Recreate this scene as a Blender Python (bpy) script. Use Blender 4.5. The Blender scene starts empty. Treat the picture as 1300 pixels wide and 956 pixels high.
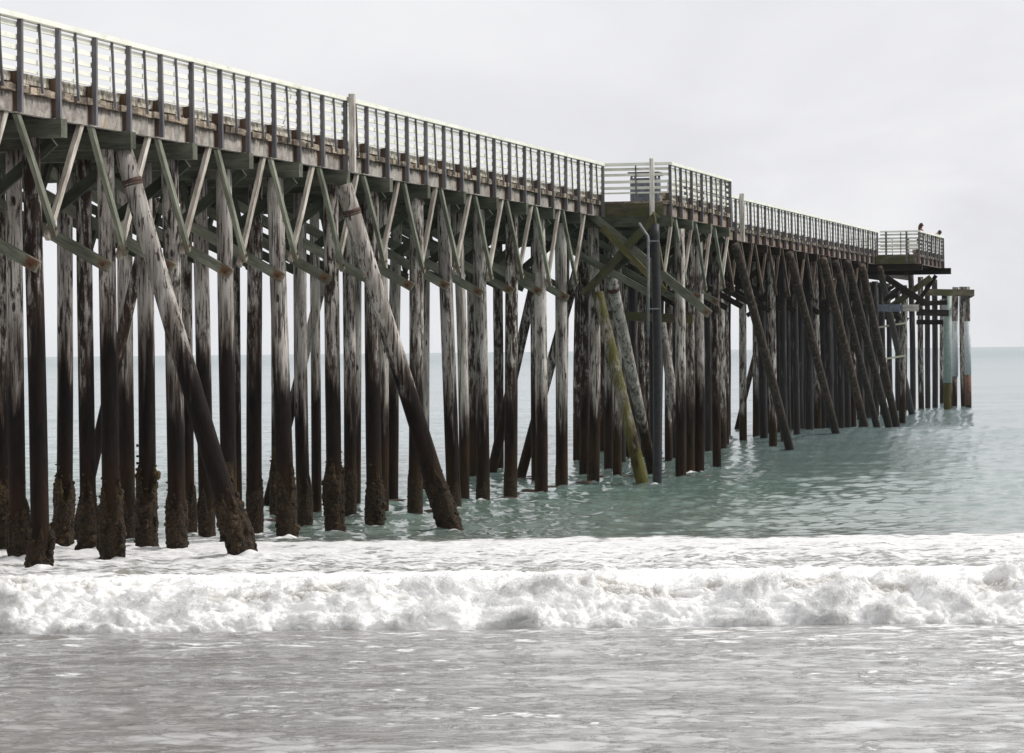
import bpy, math, random
import numpy as np
from mathutils import Vector, Matrix

random.seed(7); rng = np.random.default_rng(7)
HAZE_D = .00005
SC = bpy.context.scene
COL = SC.collection
R = math.radians

# ------------------------------------------------------------------ camera model (photo measured at 1300 px width)
F = 4200.0; CX = 650.0; CY = 445.0; ROLL = 0.0105; HC = 4.14
def ray(px, py):
    dx = (px-CX)/F; dy = (CY-py)/F
    c, s = math.cos(ROLL), math.sin(ROLL)
    return dx*c+dy*s, -dx*s+dy*c            # X and Z per metre of depth
def swell(D):
    return float(np.interp(D, SWX, SWZ))
SWX = [0, 49.3, 49.8, 50.4, 51.1, 52.5, 55, 58.2, 61.8, 65.3, 68.8, 72, 76, 1e6]
SWZ = [0, 0, .08, .34, .52, .55, .47, .38, .33, .28, .2, .08, 0, 0]
def at(px, py, D):
    a, b = ray(px, py); return Vector((a*D, D, HC+b*D))
def on_water(px, py):
    a, b = ray(px, py); D = -HC/b
    for _ in range(30):
        D = 0.5*D+0.5*(swell(D)-HC)/b
    return Vector((a*D, D, swell(D)))

# ------------------------------------------------------------------ pier frame
TA = math.atan(1002/F); TB = math.atan(1042/F)
dA = Vector((math.sin(TA), math.cos(TA), 0)); nA = Vector((-math.cos(TA), math.sin(TA), 0))
dB = Vector((math.sin(TB), math.cos(TB), 0)); nB = Vector((-math.cos(TB), math.sin(TB), 0))
P0 = Vector((-650/F*55.3, 55.3, 0))
SBEND = 62.0
PB = P0+dA*SBEND
def PP(s, t, z=0):
    """pier coordinates: s along the pier, t into the pier from its near face, z up"""
    if s <= SBEND: p = P0+dA*s+nA*t
    else: p = PB+dB*(s-SBEND)+nB*t
    return Vector((p.x, p.y, z))
Z_RAIL = 9.97; Z_DECK = 8.77; Z_FTOP = 8.64; Z_FBOT = 8.30; Z_CAP = 7.97
W = 6.9
bents = [2.96+3.595*i for i in range(-5, 17)]
bentsB = [63.9+3.36*i for i in range(0, 15)]
ALLB = bents+bentsB
S_END = 113.8; S0 = -18.0
PLA = (49.72, 60.9); PLB = (SBEND+52.6, SBEND+63.4)
TF = -2.1

# ------------------------------------------------------------------ numpy noise
_perm = rng.permutation(256)
_perm = np.concatenate([_perm, _perm, _perm])
_g = rng.normal(size=(256, 3)); _g /= np.linalg.norm(_g, axis=1)[:, None]
def noise(x, y, z=0.0):
    x, y, z = np.broadcast_arrays(np.asarray(x, float), np.asarray(y, float), np.asarray(z, float))
    xi = np.floor(x).astype(int); yi = np.floor(y).astype(int); zi = np.floor(z).astype(int)
    xf = x-xi; yf = y-yi; zf = z-zi
    u = xf*xf*(3-2*xf); v = yf*yf*(3-2*yf); w = zf*zf*(3-2*zf)
    r = 0
    for i in (0, 1):
        for j in (0, 1):
            for k in (0, 1):
                h = _perm[(_perm[(_perm[(xi+i) & 255]+yi+j) & 255]+zi+k) & 255]
                g = _g[h]
                d = g[..., 0]*(xf-i)+g[..., 1]*(yf-j)+g[..., 2]*(zf-k)
                r = r+d*(u if i else 1-u)*(v if j else 1-v)*(w if k else 1-w)
    return r*1.6

# ------------------------------------------------------------------ materials
def newmat(name):
    m = bpy.data.materials.new(name); m.use_nodes = True
    nt = m.node_tree; nt.nodes.clear()
    out = nt.nodes.new('ShaderNodeOutputMaterial'); b = nt.nodes.new('ShaderNodeBsdfPrincipled')
    nt.links.new(b.outputs[0], out.inputs[0])
    return m, nt, b, out
class G:
    def __init__(s, nt): s.nt = nt
    def n(s, t, **kw):
        nd = s.nt.nodes.new(t)
        for k, v in kw.items(): setattr(nd, k, v)
        return nd
    def put(s, sock, v):
        if hasattr(v, 'links') or isinstance(v, bpy.types.NodeSocket): s.nt.links.new(v, sock)
        elif isinstance(v, (tuple, list)) and len(v) == 3 and sock.type == 'RGBA': sock.default_value = (*v, 1)
        else: sock.default_value = v
    def math(s, op, a, b=0.0, c=None, clamp=False):
        nd = s.n('ShaderNodeMath', operation=op, use_clamp=clamp)
        s.put(nd.inputs[0], a); s.put(nd.inputs[1], b)
        if c is not None: s.put(nd.inputs[2], c)
        return nd.outputs[0]
    def mix(s, f, a, b, mode='MIX'):
        nd = s.n('ShaderNodeMix', data_type='RGBA', blend_type=mode)
        s.put(nd.inputs[0], f); s.put(nd.inputs[6], a); s.put(nd.inputs[7], b)
        return nd.outputs[2]
    def coord(s, which='Object'): return s.n('ShaderNodeTexCoord').outputs[which]
    def pos(s): return s.n('ShaderNodeNewGeometry').outputs['Position']
    def scale(s, v, sc, rnd=False):
        mp = s.n('ShaderNodeMapping'); s.put(mp.inputs[0], v); mp.inputs['Scale'].default_value = sc
        if rnd:
            r = s.n('ShaderNodeObjectInfo').outputs['Random']
            cb = s.n('ShaderNodeCombineXYZ')
            for k, q in enumerate((37., 91., 53.)): s.put(cb.inputs[k], s.math('MULTIPLY', r, q))
            s.put(mp.inputs['Location'], cb.outputs[0])
        return mp.outputs[0]
    def noise(s, v, scale=5, detail=4, rough=.55, dist=0.):
        nd = s.n('ShaderNodeTexNoise'); s.put(nd.inputs['Vector'], v)
        nd.inputs['Scale'].default_value = scale; nd.inputs['Detail'].default_value = detail
        nd.inputs['Roughness'].default_value = rough; nd.inputs['Distortion'].default_value = dist
        return nd.outputs[0]
    def vor(s, v, scale=5, feature='F1'):
        nd = s.n('ShaderNodeTexVoronoi', feature=feature); s.put(nd.inputs['Vector'], v); nd.inputs['Scale'].default_value = scale
        return nd.outputs['Distance']
    def ramp(s, f, a, b, smooth=True):
        nd = s.n('ShaderNodeMapRange', interpolation_type='SMOOTHSTEP' if smooth else 'LINEAR')
        s.put(nd.inputs[0], f); s.put(nd.inputs[1], a); s.put(nd.inputs[2], b)
        return nd.outputs[0]
    def sep(s, v):
        nd = s.n('ShaderNodeSeparateXYZ'); s.put(nd.inputs[0], v); return nd.outputs
    def bump(s, h, strength=.5, dist=.01):
        nd = s.n('ShaderNodeBump'); s.put(nd.inputs['Height'], h); nd.inputs['Strength'].default_value = strength
        nd.inputs['Distance'].default_value = dist
        return nd.outputs[0]

def timber(name, light, dark, axis='X', grain=.5, moss=0., rust=0., island=False, blotch=.5):
    """weathered sawn timber: long grain, stains, optional moss and rust bleeding from the bolt at the object's origin"""
    m, nt, b, out = newmat(name); g = G(nt)
    v = g.coord()
    long = {'X': (.35, 1, 1), 'Y': (1, .35, 1), 'Z': (1, 1, .35)}[axis]
    longf = {'X': (.06, 1, 1), 'Y': (1, .06, 1), 'Z': (1, 1, .06)}[axis]
    st = g.noise(g.scale(v, long, True), 3.2, 5, .6, .3)
    gr = g.noise(g.scale(v, longf, True), 38, 3, .6)
    c = g.mix(g.ramp(st, .5-blotch*.35, .5+blotch*.4), dark, light)
    c = g.mix(g.math('MULTIPLY', g.ramp(gr, .42, .72), grain), c, tuple(q*.35 for q in dark))
    if island:
        r = g.n('ShaderNodeNewGeometry').outputs['Random Per Island']
    else:
        r = g.n('ShaderNodeObjectInfo').outputs['Random']
    c = g.mix(1, c, g.mix(r, (.72, .70, .68), (1.12, 1.12, 1.1)), 'MULTIPLY')
    if moss:
        mn = g.noise(g.scale(g.pos(), (1, 1, 1)), 2.2, 5, .65)
        c = g.mix(g.math('MULTIPLY', g.ramp(mn, .42, .62), moss), c, (.068, .076, .028))
    if rust:
        ln = g.n('ShaderNodeVectorMath', operation='LENGTH'); g.put(ln.inputs[0], v)
        rn = g.noise(v, 9, 3, .6); ro = g.n('ShaderNodeObjectInfo').outputs['Random']
        dd = g.math('ADD', ln.outputs['Value'], g.math('MULTIPLY', g.math('SUBTRACT', rn, .5), .28))
        c = g.mix(g.math('MULTIPLY', g.math('SUBTRACT', 1., g.ramp(dd, g.math('MULTIPLY', ro, .07), .19)), rust), c, (.135, .062, .030))
        c = g.mix(g.math('SUBTRACT', 1., g.ramp(dd, .02, .06)), c, (.035, .016, .010))
    g.put(b.inputs['Base Color'], c); b.inputs['Roughness'].default_value = .85
    b.inputs['Specular IOR Level'].default_value = .25
    g.put(b.inputs['Normal'], g.bump(g.math('ADD', g.math('MULTIPLY', gr, .6), st), .6, .012))
    return m

def pile_mat():
    """round driftwood piles: bleached above, brown and black below a ragged tide mark.
    object colour: R tide height /10, G bleaching, B moss"""
    m, nt, b, out = newmat('weathered_pile'); g = G(nt)
    v = g.coord(); oi = g.n('ShaderNodeObjectInfo')
    col = g.n('ShaderNodeSeparateColor'); g.put(col.inputs[0], oi.outputs['Color'])
    z = g.sep(g.pos())[2]
    v1 = g.scale(v, (1, 1, .16), True); v2 = g.scale(v, (1, 1, .05), True); v3 = g.scale(v, (1, 1, .22), True)
    big = g.noise(v1, 4.5, 4, .6, .4); fine = g.noise(v2, 42, 3, .6, .1); patch = g.noise(v3, 9, 7, .74, .15)
    crack = g.noise(v2, 22, 4, .6, .8)
    pit = g.vor(g.scale(v, (1, 1, .5), True), 17)
    light = g.mix(g.ramp(big, .3, .7), (.25, .228, .205), (.60, .575, .54))
    bark = g.mix(fine, (.018, .013, .011), (.060, .043, .036))
    thr = g.math('SUBTRACT', .62, g.math('MULTIPLY', col.outputs[1], .28))       # more bleaching, less bark
    c = g.mix(g.ramp(patch, g.math('SUBTRACT', thr, .09), g.math('ADD', thr, .06)), bark, light)
    c = g.mix(g.math('MULTIPLY', g.ramp(crack, .53, .62), .92), c, (.040, .028, .024))
    c = g.mix(g.math('MULTIPLY', g.math('SUBTRACT', 1., g.ramp(pit, .05, .16)), .65), c, (.045, .03, .022))
    # bolt holes and knots
    kn = g.vor(g.scale(v, (1, 1, .35), True), 3.1)
    c = g.mix(g.math('MULTIPLY', g.math('SUBTRACT', 1., g.ramp(kn, .08, .12)), .9), c, (.02, .012, .010))
    # tide mark with long tongues
    tide = g.math('MULTIPLY', col.outputs[0], 10.)
    tong = g.noise(g.scale(v, (1, 1, .10), True), 5.0, 4, .6, .3)
    edge = g.math('ADD', tide, g.math('MULTIPLY', g.math('SUBTRACT', tong, .5), 4.2))
    edge = g.math('ADD', edge, g.math('MULTIPLY', g.math('SUBTRACT', patch, .5), .9))
    wet = g.math('SUBTRACT', 1., g.ramp(z, g.math('SUBTRACT', edge, .12), g.math('ADD', edge, .22)))
    lo = g.mix(g.ramp(patch, .35, .65), (.005, .004, .004), (.016, .011, .009))
    lo = g.mix(g.math('MULTIPLY', g.math('SUBTRACT', 1., g.ramp(z, 1.2, 2.9)), g.ramp(big, .35, .65)), lo, (.028, .014, .008))
    lo = g.mix(g.math('MULTIPLY', g.math('MULTIPLY', g.math('SUBTRACT', 1., g.ramp(z, 1.0, 1.9)), .6), g.ramp(tong, .4, .7)), lo, (.045, .032, .009))
    damp = g.math('SUBTRACT', 1., g.ramp(z, g.math('SUBTRACT', edge, .25), g.math('ADD', edge, .95)))
    streak = g.ramp(g.noise(g.scale(v, (1, 1, .07), True), 15, 5, .65, .2), .34, .62)
    c = g.mix(g.math('MULTIPLY', damp, g.math('ADD', .35, g.math('MULTIPLY', streak, .65))), c, g.mix(fine, (.026, .017, .013), (.080, .054, .038)))
    wet = g.math('SUBTRACT', 1., g.ramp(z, g.math('SUBTRACT', edge, .75), g.math('ADD', edge, .15)))
    c = g.mix(wet, c, lo)
    c = g.mix(g.math('MULTIPLY', col.outputs[2], g.ramp(g.noise(v3, 3, 4, .6), .3, .6)), c, (.115, .11, .03))
    c = g.mix(1, c, g.mix(oi.outputs['Random'], (.70, .69, .69), (1.08, 1.06, 1.04)), 'MULTIPLY')
    g.put(b.inputs['Base Color'], c)
    g.put(b.inputs['Roughness'], g.math('SUBTRACT', .88, g.math('MULTIPLY', wet, .2)))
    b.inputs['Specular IOR Level'].default_value = .10
    h = g.math('ADD', g.math('MULTIPLY', fine, .7), g.math('ADD', patch, g.math('MULTIPLY', g.ramp(crack, .54, .68), -1.2)))
    g.put(b.inputs['Normal'], g.bump(h, .8, .02))
    return m

def dark_pile(nm='creosoted_pile', ca=(.012, .012, .015), cb=(.034, .029, .027)):
    m, nt, b, out = newmat(nm); g = G(nt)
    v = g.coord(); z = g.sep(g.pos())[2]
    a = g.noise(g.scale(v, (1, 1, .12), True), 9, 6, .7); f = g.noise(g.scale(v, (1, 1, .06), True), 40, 3, .6)
    c = g.mix(g.ramp(a, .35, .7), ca, cb)
    c = g.mix(g.math('MULTIPLY', g.ramp(a, .58, .66), g.ramp(z, 1.6, 3.2)), c, (.16, .135, .115))
    c = g.mix(g.math('MULTIPLY', g.math('SUBTRACT', 1., g.ramp(z, .8, 2.2)), .7), c, (.012, .009, .008))
    r = g.n('ShaderNodeObjectInfo').outputs['Random']
    c = g.mix(1, c, g.mix(r, (.7, .72, .78), (1.25, 1.18, 1.1)), 'MULTIPLY')
    g.put(b.inputs['Base Color'], c); b.inputs['Roughness'].default_value = .7; b.inputs['Specular IOR Level'].default_value = .25
    g.put(b.inputs['Normal'], g.bump(g.math('ADD', a, f), .6, .012))
    return m

def simple(name, c1, c2, scale=6, rough=.7, metal=0., bump=.3, spec=.4, coord='Object', dist=.01):
    m, nt, b, out = newmat(name); g = G(nt)
    v = g.coord(coord) if coord != 'World' else g.pos()
    n1 = g.noise(v, scale, 6, .65)
    g.put(b.inputs['Base Color'], g.mix(g.ramp(n1, .35, .65), c1, c2))
    b.inputs['Roughness'].default_value = rough; b.inputs['Metallic'].default_value = metal
    b.inputs['Specular IOR Level'].default_value = spec
    if bump: g.put(b.inputs['Normal'], g.bump(g.noise(v, scale*5, 4, .6), bump, dist))
    return m

def mussel_mat():
    m, nt, b, out = newmat('mussel_crust'); g = G(nt)
    v = g.pos(); z = g.sep(v)[2]
    n1 = g.noise(v, 9, 5, .7); n2 = g.noise(v, 45, 3, .6); vo = g.vor(v, 26)
    isl = g.n('ShaderNodeNewGeometry').outputs['Random Per Island']
    c = g.mix(g.ramp(n1, .35, .62), (.006, .004, .003), (.045, .027, .012))
    c = g.mix(g.math('MULTIPLY', g.ramp(isl, .35, 1.), .7), c, (.12, .082, .045))
    c = g.mix(g.math('MULTIPLY', g.ramp(z, .9, 1.7), g.ramp(n1, .42, .7)), c, (.095, .062, .014))
    c = g.mix(g.math('MULTIPLY', g.ramp(n2, .60, .72), .4), c, (.16, .12, .075))
    c = g.mix(g.math('MULTIPLY', g.ramp(vo, .35, .6), .6), c, (.006, .005, .005))
    g.put(b.inputs['Base Color'], c); b.inputs['Roughness'].default_value = .7
    b.inputs['Specular IOR Level'].default_value = .15
    g.put(b.inputs['Normal'], g.bump(g.math('SUBTRACT', n2, vo), .9, .02))
    return m

def white_paint():
    m, nt, b, out = newmat('old_white_paint'); g = G(nt)
    v = g.coord(); 
    n1 = g.noise(g.scale(v, (.3, 1, 1)), 5, 5, .6); n2 = g.noise(g.scale(v, (.15, 1, 1)), 30, 3, .6)
    c = g.mix(g.ramp(n1, .3, .7), (.68, .68, .59), (.78, .78, .71))
    c = g.mix(g.math('MULTIPLY', g.ramp(n2, .62, .74), .6), c, (.28, .27, .22))
    gm = g.noise(g.pos(), 1.3, 4, .6)
    c = g.mix(g.math('MULTIPLY', g.ramp(gm, .5, .7), .3), c, (.42, .48, .36))
    g.put(b.inputs['Base Color'], c); b.inputs['Roughness'].default_value = .6
    g.put(b.inputs['Normal'], g.bump(n2, .3, .005))
    return m

def curb_mat():
    m, nt, b, out = newmat('peeling_curb_timber'); g = G(nt)
    v = g.pos()
    n1 = g.noise(g.scale(v, (1, 1, 1)), 7, 6, .75); n2 = g.noise(g.scale(v, (1, 1, 1)), 28, 4, .7)
    c = g.mix(g.ramp(n1, .38, .60), (.13, .105, .08), (.62, .59, .50))
    c = g.mix(g.math('MULTIPLY', g.ramp(n2, .54, .64), .85), c, (.09, .062, .043))
    g.put(b.inputs['Base Color'], c); b.inputs['Roughness'].default_value = .85
    g.put(b.inputs['Normal'], g.bump(n2, .6, .01))
    return m

def fascia_mat():
    m, nt, b, out = newmat('grey_fascia_timber'); g = G(nt)
    v = g.coord(); w = g.pos(); z = g.sep(w)[2]
    st = g.noise(g.scale(v, (.45, 1, 1)), 2.6, 5, .65, 1.2); gr = g.noise(g.scale(v, (.08, 1, 1)), 34, 4, .6, .3)
    vstreak = g.noise(g.scale(v, (1, 1, .12)), 11, 4, .65)
    c = g.mix(g.ramp(st, .3, .7), (.17, .152, .135), (.40, .375, .34))
    c = g.mix(g.math('MULTIPLY', g.ramp(gr, .5, .72), .6), c, (.06, .05, .045))
    # darker towards the top edge, with a ragged lower limit
    topdark = g.ramp(g.math('ADD', z, g.math('MULTIPLY', g.math('SUBTRACT', vstreak, .5), .5)), 8.50, 8.66)
    c = g.mix(g.math('MULTIPLY', topdark, .8), c, (.035, .028, .022))
    ru = g.noise(g.scale(v, (1, 1, .5)), 3.7, 3, .6)
    c = g.mix(g.math('MULTIPLY', g.ramp(ru, .62, .70), .7), c, (.30, .16, .06))
    far = g.ramp(g.sep(w)[1], 96., 118.)
    c = g.mix(g.math('MULTIPLY', far, g.ramp(vstreak, .35, .6)), c, (.17, .095, .06))
    g.put(b.inputs['Base Color'], c); b.inputs['Roughness'].default_value = .85
    b.inputs['Specular IOR Level'].default_value = .25
    g.put(b.inputs['Normal'], g.bump(g.math('ADD', gr, st), .5, .012))
    return m

M = {}
M['pile'] = pile_mat(); M['darkpile'] = dark_pile(); M['rakerpile'] = dark_pile('brown_creosoted_pile', (.020, .015, .012), (.085, .063, .050)); M['mussel'] = mussel_mat(); M['white'] = white_paint(); M['curb'] = curb_mat(); M['fascia'] = fascia_mat()
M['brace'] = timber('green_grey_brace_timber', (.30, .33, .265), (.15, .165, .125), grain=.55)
M['inner'] = timber('green_shaded_brace_timber', (.085, .098, .073), (.036, .042, .03), grain=.5)  # darker copy of the brace green, under-deck shade put into its colour
M['brace_rust'] = timber('green_grey_timber_with_rusty_bolt', (.26, .275, .22), (.12, .13, .10), grain=.55, rust=1.)
M['knee'] = timber('lit_knee_brace_timber', (.58, .545, .49), (.27, .24, .205), grain=.75, rust=.3)  # seaward arms paler: the light they catch is put into the colour
M['knee_green'] = timber('green_knee_brace_timber', (.28, .295, .235), (.12, .13, .10), grain=.6, rust=.3)
M['knee_dark'] = timber('dark_knee_brace_timber', (.17, .125, .095), (.06, .045, .036), grain=.6)
M['cap'] = timber('green_grey_cap_timber', (.145, .155, .12), (.06, .066, .05), grain=.5)
M['moss'] = timber('mossy_timber', (.15, .135, .095), (.05, .043, .03), grain=.5, moss=.85)
M['yellow'] = timber('lichen_yellow_timber', (.21, .18, .075), (.09, .082, .045), grain=.5, moss=.6)
M['plank'] = timber('deck_plank_timber', (.44, .37, .29), (.08, .064, .05), axis='Y', grain=.7, island=True)
M['post'] = timber('slate_grey_post_timber', (.185, .183, .20), (.12, .118, .132), axis='Z', grain=.3)
M['spacer'] = timber('brown_spacer_timber', (.15, .092, .058), (.075, .05, .036), axis='Z', grain=.5)
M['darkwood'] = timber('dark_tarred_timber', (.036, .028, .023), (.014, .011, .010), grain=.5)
M['whiteboard'] = timber('peeling_white_board', (.80, .78, .74), (.42, .38, .34), axis='X', grain=.9, blotch=.8)
M['iron'] = simple('rusty_iron', (.04, .022, .017), (.10, .055, .04), 14, .8)
M['galv'] = simple('galvanised_pipe', (.15, .155, .17), (.23, .235, .25), 10, .5, .2)
M['tar'] = simple('tarred_pile', (.008, .008, .010), (.020, .019, .022), 7, .55, coord='Object')
M['steelgrey'] = simple('bluish_grey_boards', (.10, .12, .15), (.19, .21, .25), 8, .6)
M['lid'] = simple('dark_brown_lid', (.07, .055, .05), (.12, .10, .09), 8, .7)
M['skin'] = simple('skin', (.42, .24, .17), (.46, .27, .19), 4, .6, bump=0)
M['hair'] = simple('dark_hair', (.022, .015, .012), (.04, .026, .02), 30, .6)
M['maroon'] = simple('maroon_cloth', (.13, .03, .04), (.18, .05, .06), 12, .85)
M['grey_cloth'] = simple('pale_grey_cloth', (.46, .45, .45), (.55, .54, .54), 12, .85)
M['denim'] = simple('dark_denim', (.025, .03, .05), (.05, .06, .09), 12, .85)
M['rope'] = simple('pale_stick', (.62, .55, .42), (.72, .66, .54), 9, .8)
M['kelp'] = simple('brown_kelp', (.035, .014, .008), (.075, .032, .014), 5, .5, coord='World')

# ------------------------------------------------------------------ object helpers
def tag(o, label=None, cat=None, group=None, kind=None):
    if label: o['label'] = label
    if cat: o['category'] = cat
    if group: o['group'] = group
    if kind: o['kind'] = kind
    return o
WORLD = {}
def wpos(o): return WORLD.get(o.name, Vector((0, 0, 0)))
def empty(name, loc):
    o = bpy.data.objects.new(name, None); COL.objects.link(o); o.location = loc; o.empty_display_size = .3
    WORLD[o.name] = Vector(loc); return o
def link(name, me, mat, parent=None, loc=(0, 0, 0), rot=None, smooth=False):
    """loc is a world position; parents are never rotated"""
    o = bpy.data.objects.new(name, me); COL.objects.link(o)
    if mat is not None and not me.materials:
        for mm in (mat if isinstance(mat, (list, tuple)) else [mat]): me.materials.append(mm)
    o.parent = parent
    o.location = Vector(loc)-(wpos(parent) if parent else Vector((0, 0, 0)))
    if rot is not None: o.rotation_euler = rot
    WORLD[o.name] = Vector(loc)
    if smooth:
        me.polygons.foreach_set('use_smooth', [True]*len(me.polygons))
    return o
class MB:
    def __init__(s): s.v = []; s.f = []; s.m = []
    def add(s, vs, fs, mi=0):
        k = len(s.v); s.v += [tuple(x) for x in vs]; s.f += [tuple(i+k for i in f) for f in fs]; s.m += [mi]*len(fs)
    def frame_box(s, c, ax, ay, az, mi=0, jit=0.):
        """box centred at c with half-axis vectors"""
        c = Vector(c); vs = []
        for i in (-1, 1):
            for j in (-1, 1):
                for k in (-1, 1):
                    p = c+ax*i+ay*j+az*k
                    if jit: p = p+Vector((random.uniform(-jit, jit), random.uniform(-jit, jit), random.uniform(-jit, jit)))
                    vs.append(p)
        s.add(vs, [(0, 1, 3, 2), (4, 6, 7, 5), (0, 4, 5, 1), (2, 3, 7, 6), (0, 2, 6, 4), (1, 5, 7, 3)], mi)
    def pbox(s, s0, s1, t0, t1, z0, z1, mi=0, org=Vector((0, 0, 0)), jit=0.):
        """box in pier coordinates (works across either section)"""
        vs = []
        for a in (s0, s1):
            for b in (t0, t1):
                for c in (z0, z1):
                    p = PP(a, b, c)-org
                    if jit: p = p+Vector((random.uniform(-jit, jit), random.uniform(-jit, jit), random.uniform(-jit, jit)))
                    vs.append(p)
        s.add(vs, [(0, 1, 3, 2), (4, 6, 7, 5), (0, 4, 5, 1), (2, 3, 7, 6), (0, 2, 6, 4), (1, 5, 7, 3)], mi)
    def bar(s, a, b, w, h, side=None, mi=0, sub=1, jit=0.):
        """bar from a to b; h measured across 'up', w across 'side'"""
        a = Vector(a); b = Vector(b); d = (b-a).normalized()
        side = (side if side is not None else d.cross(Vector((0, 0, 1)))).normalized()
        up = d.cross(side).normalized(); side = up.cross(d).normalized()
        s.frame_box((a+b)/2, d*((b-a).length/2), side*w/2, up*h/2, mi, jit)
    def tube(s, pts, rads, n=12, mi=0, cap=True):
        pts = [Vector(p) for p in pts]; k = len(s.v); prev = None
        for i, p in enumerate(pts):
            d = (pts[min(i+1, len(pts)-1)]-pts[max(i-1, 0)]).normalized()
            x = (prev if prev is not None else (Vector((1, 0, 0)) if abs(d.x) < .9 else Vector((0, 1, 0))))
            x = (x-d*x.dot(d)).normalized(); y = d.cross(x); prev = x
            r = rads[i] if isinstance(rads, (list, tuple)) else rads
            for j in range(n):
                a = 2*math.pi*j/n
                s.v.append(tuple(p+(x*math.cos(a)+y*math.sin(a))*r))
        for i in range(len(pts)-1):
            for j in range(n):
                s.f.append((k+i*n+j, k+i*n+(j+1) % n, k+(i+1)*n+(j+1) % n, k+(i+1)*n+j)); s.m.append(mi)
        if cap:
            s.f.append(tuple(k+j for j in reversed(range(n)))); s.m.append(mi)
            q = k+(len(pts)-1)*n; s.f.append(tuple(q+j for j in range(n))); s.m.append(mi)
    def mesh(s, name):
        me = bpy.data.meshes.new(name); me.from_pydata(s.v, [], s.f)
        if any(s.m): me.polygons.foreach_set('material_index', s.m)
        me.update(); return me
    def build(s, name, mat, parent=None, loc=(0, 0, 0), smooth=False):
        me = s.mesh(name)
        for mm in (mat if isinstance(mat, (list, tuple)) else [mat]): me.materials.append(mm)
        return link(name, me, None, parent, loc, None, smooth)

def beam(name, a, b, w, h, mat, parent, side=None, jit=.006, bolt=None, origin='a'):
    """a sawn timber with its own local frame: local X runs along it, origin at end a"""
    a = Vector(a); b = Vector(b); d = (b-a).normalized(); L = (b-a).length
    side = (side if side is not None else d.cross(Vector((0, 0, 1)))).normalized()
    up = d.cross(side).normalized(); side = up.cross(d).normalized()
    rot = Matrix((d, side, up)).transposed()
    x0 = -.13 if origin == 'bolt' else 0.
    mb = MB(); n = max(2, int(L/.6)); bow = random.uniform(-1, 1)*.004*L
    vs = []
    for i in range(n+1):
        x = x0+(L-x0)*i/n; o = bow*math.sin(math.pi*i/n)
        for (y, z) in ((-1, -1), (1, -1), (1, 1), (-1, 1)):
            vs.append((x, y*w/2+random.uniform(-jit, jit)+o, z*h/2+random.uniform(-jit, jit)))
    fs = [(3, 2, 1, 0), (n*4, n*4+1, n*4+2, n*4+3)]
    for i in range(n):
        for j in range(4):
            fs.append((i*4+j, i*4+(j+1) % 4, (i+1)*4+(j+1) % 4, (i+1)*4+j))
    mb.add(vs, fs)
    if bolt:
        mb.tube([(0, bolt*(w/2-.002), 0), (0, bolt*(w/2+.03), 0)], .028, 8, 1)
    me = mb.mesh(name); me.materials.append(mat)
    if bolt: me.materials.append(M['iron'])
    return link(name, me, None, parent, a, rot.to_euler())

# ------------------------------------------------------------------ the pier
pier = empty('wooden_pier', PP(0, 3.4, 0))
tag(pier, 'long weathered timber pier on tall barnacled piles with white railings running out to sea', 'pier')

# deck: planks laid across
def S_steps(a, b, step):
    s = a
    while s < b-.02:
        w = step*random.uniform(.92, 1.08)
        yield s, min(s+w, b); s += w
mb = MB()
def planks(sa, sb, t0f, t1f):
    for a, b in S_steps(sa, sb, .29):
        t0 = t0f((a+b)/2)+random.uniform(-.05, .05)
        dz = random.uniform(-.012, .008)
        mb.pbox(a+.002, b-.003, t0, t1f, Z_FTOP+.012+dz, Z_DECK+dz, org=wpos(pier))
planks(S0, S_END, lambda s: (.06 if not (PLA[0] < s < PLA[1]) else TF+.06), W)
planks(S_END+.01, PLB[1], lambda s: TF+.06 if s > PLB[0] else .06, W)
planks(PLB[1]+.02, SBEND+96, lambda s: 3.6, W)
deck = mb.build('deck', M['plank'], pier, wpos(pier))

# stringers and fascia
def pbeam(name, s0, s1, t, z0, z1, w, mat, parent=pier):
    segs = []
    mb = MB(); org = PP(s0, t, z0)
    cuts = [s for s in [s0]+[b for b in ALLB if s0+.5 < b < s1-.5]+[s1]]
    if s0 < SBEND < s1: cuts = sorted(cuts+[SBEND])
    for i, (a, b) in enumerate(zip(cuts[:-1], cuts[1:])):
        j = random.uniform(-.008, .008)
        mb.pbox(a+.006, b-.006, t-w/2+j, t+w/2+j, z0+j, z1+j*.4, org=org)
    return mb.build(name, mat, parent, org)
for (a, b) in ((S0, PLA[0]), (PLA[1]+.0, PLB[0])):
    o = pbeam('fascia_beam', a, b, .22, Z_FBOT, Z_FTOP, .12, M['fascia'])
for (a, b) in (PLA, PLB):
    o = pbeam('fascia_beam', a, b, TF+.22, Z_FBOT, Z_FTOP, .12, M['fascia'])
for t in (1.1, 2.4, 3.7, 5.0, 6.2):
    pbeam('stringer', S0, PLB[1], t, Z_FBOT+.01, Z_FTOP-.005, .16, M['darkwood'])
pbeam('fascia_beam', S0, SBEND+96, W-.1, Z_FBOT, Z_FTOP, .12, M['fascia'])
for t in (3.8, 5.4):
    pbeam('stringer', PLB[1]+.02, SBEND+96, t, Z_FBOT+.01, Z_FTOP-.005, .16, M['darkwood'])
for (a, b) in (PLA, PLB):
    for t in (TF+.9, TF+1.6):
        pbeam('stringer', a+.3, b-.1, t, Z_FBOT+.01, Z_FTOP-.005, .14, M['darkwood'])
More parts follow.
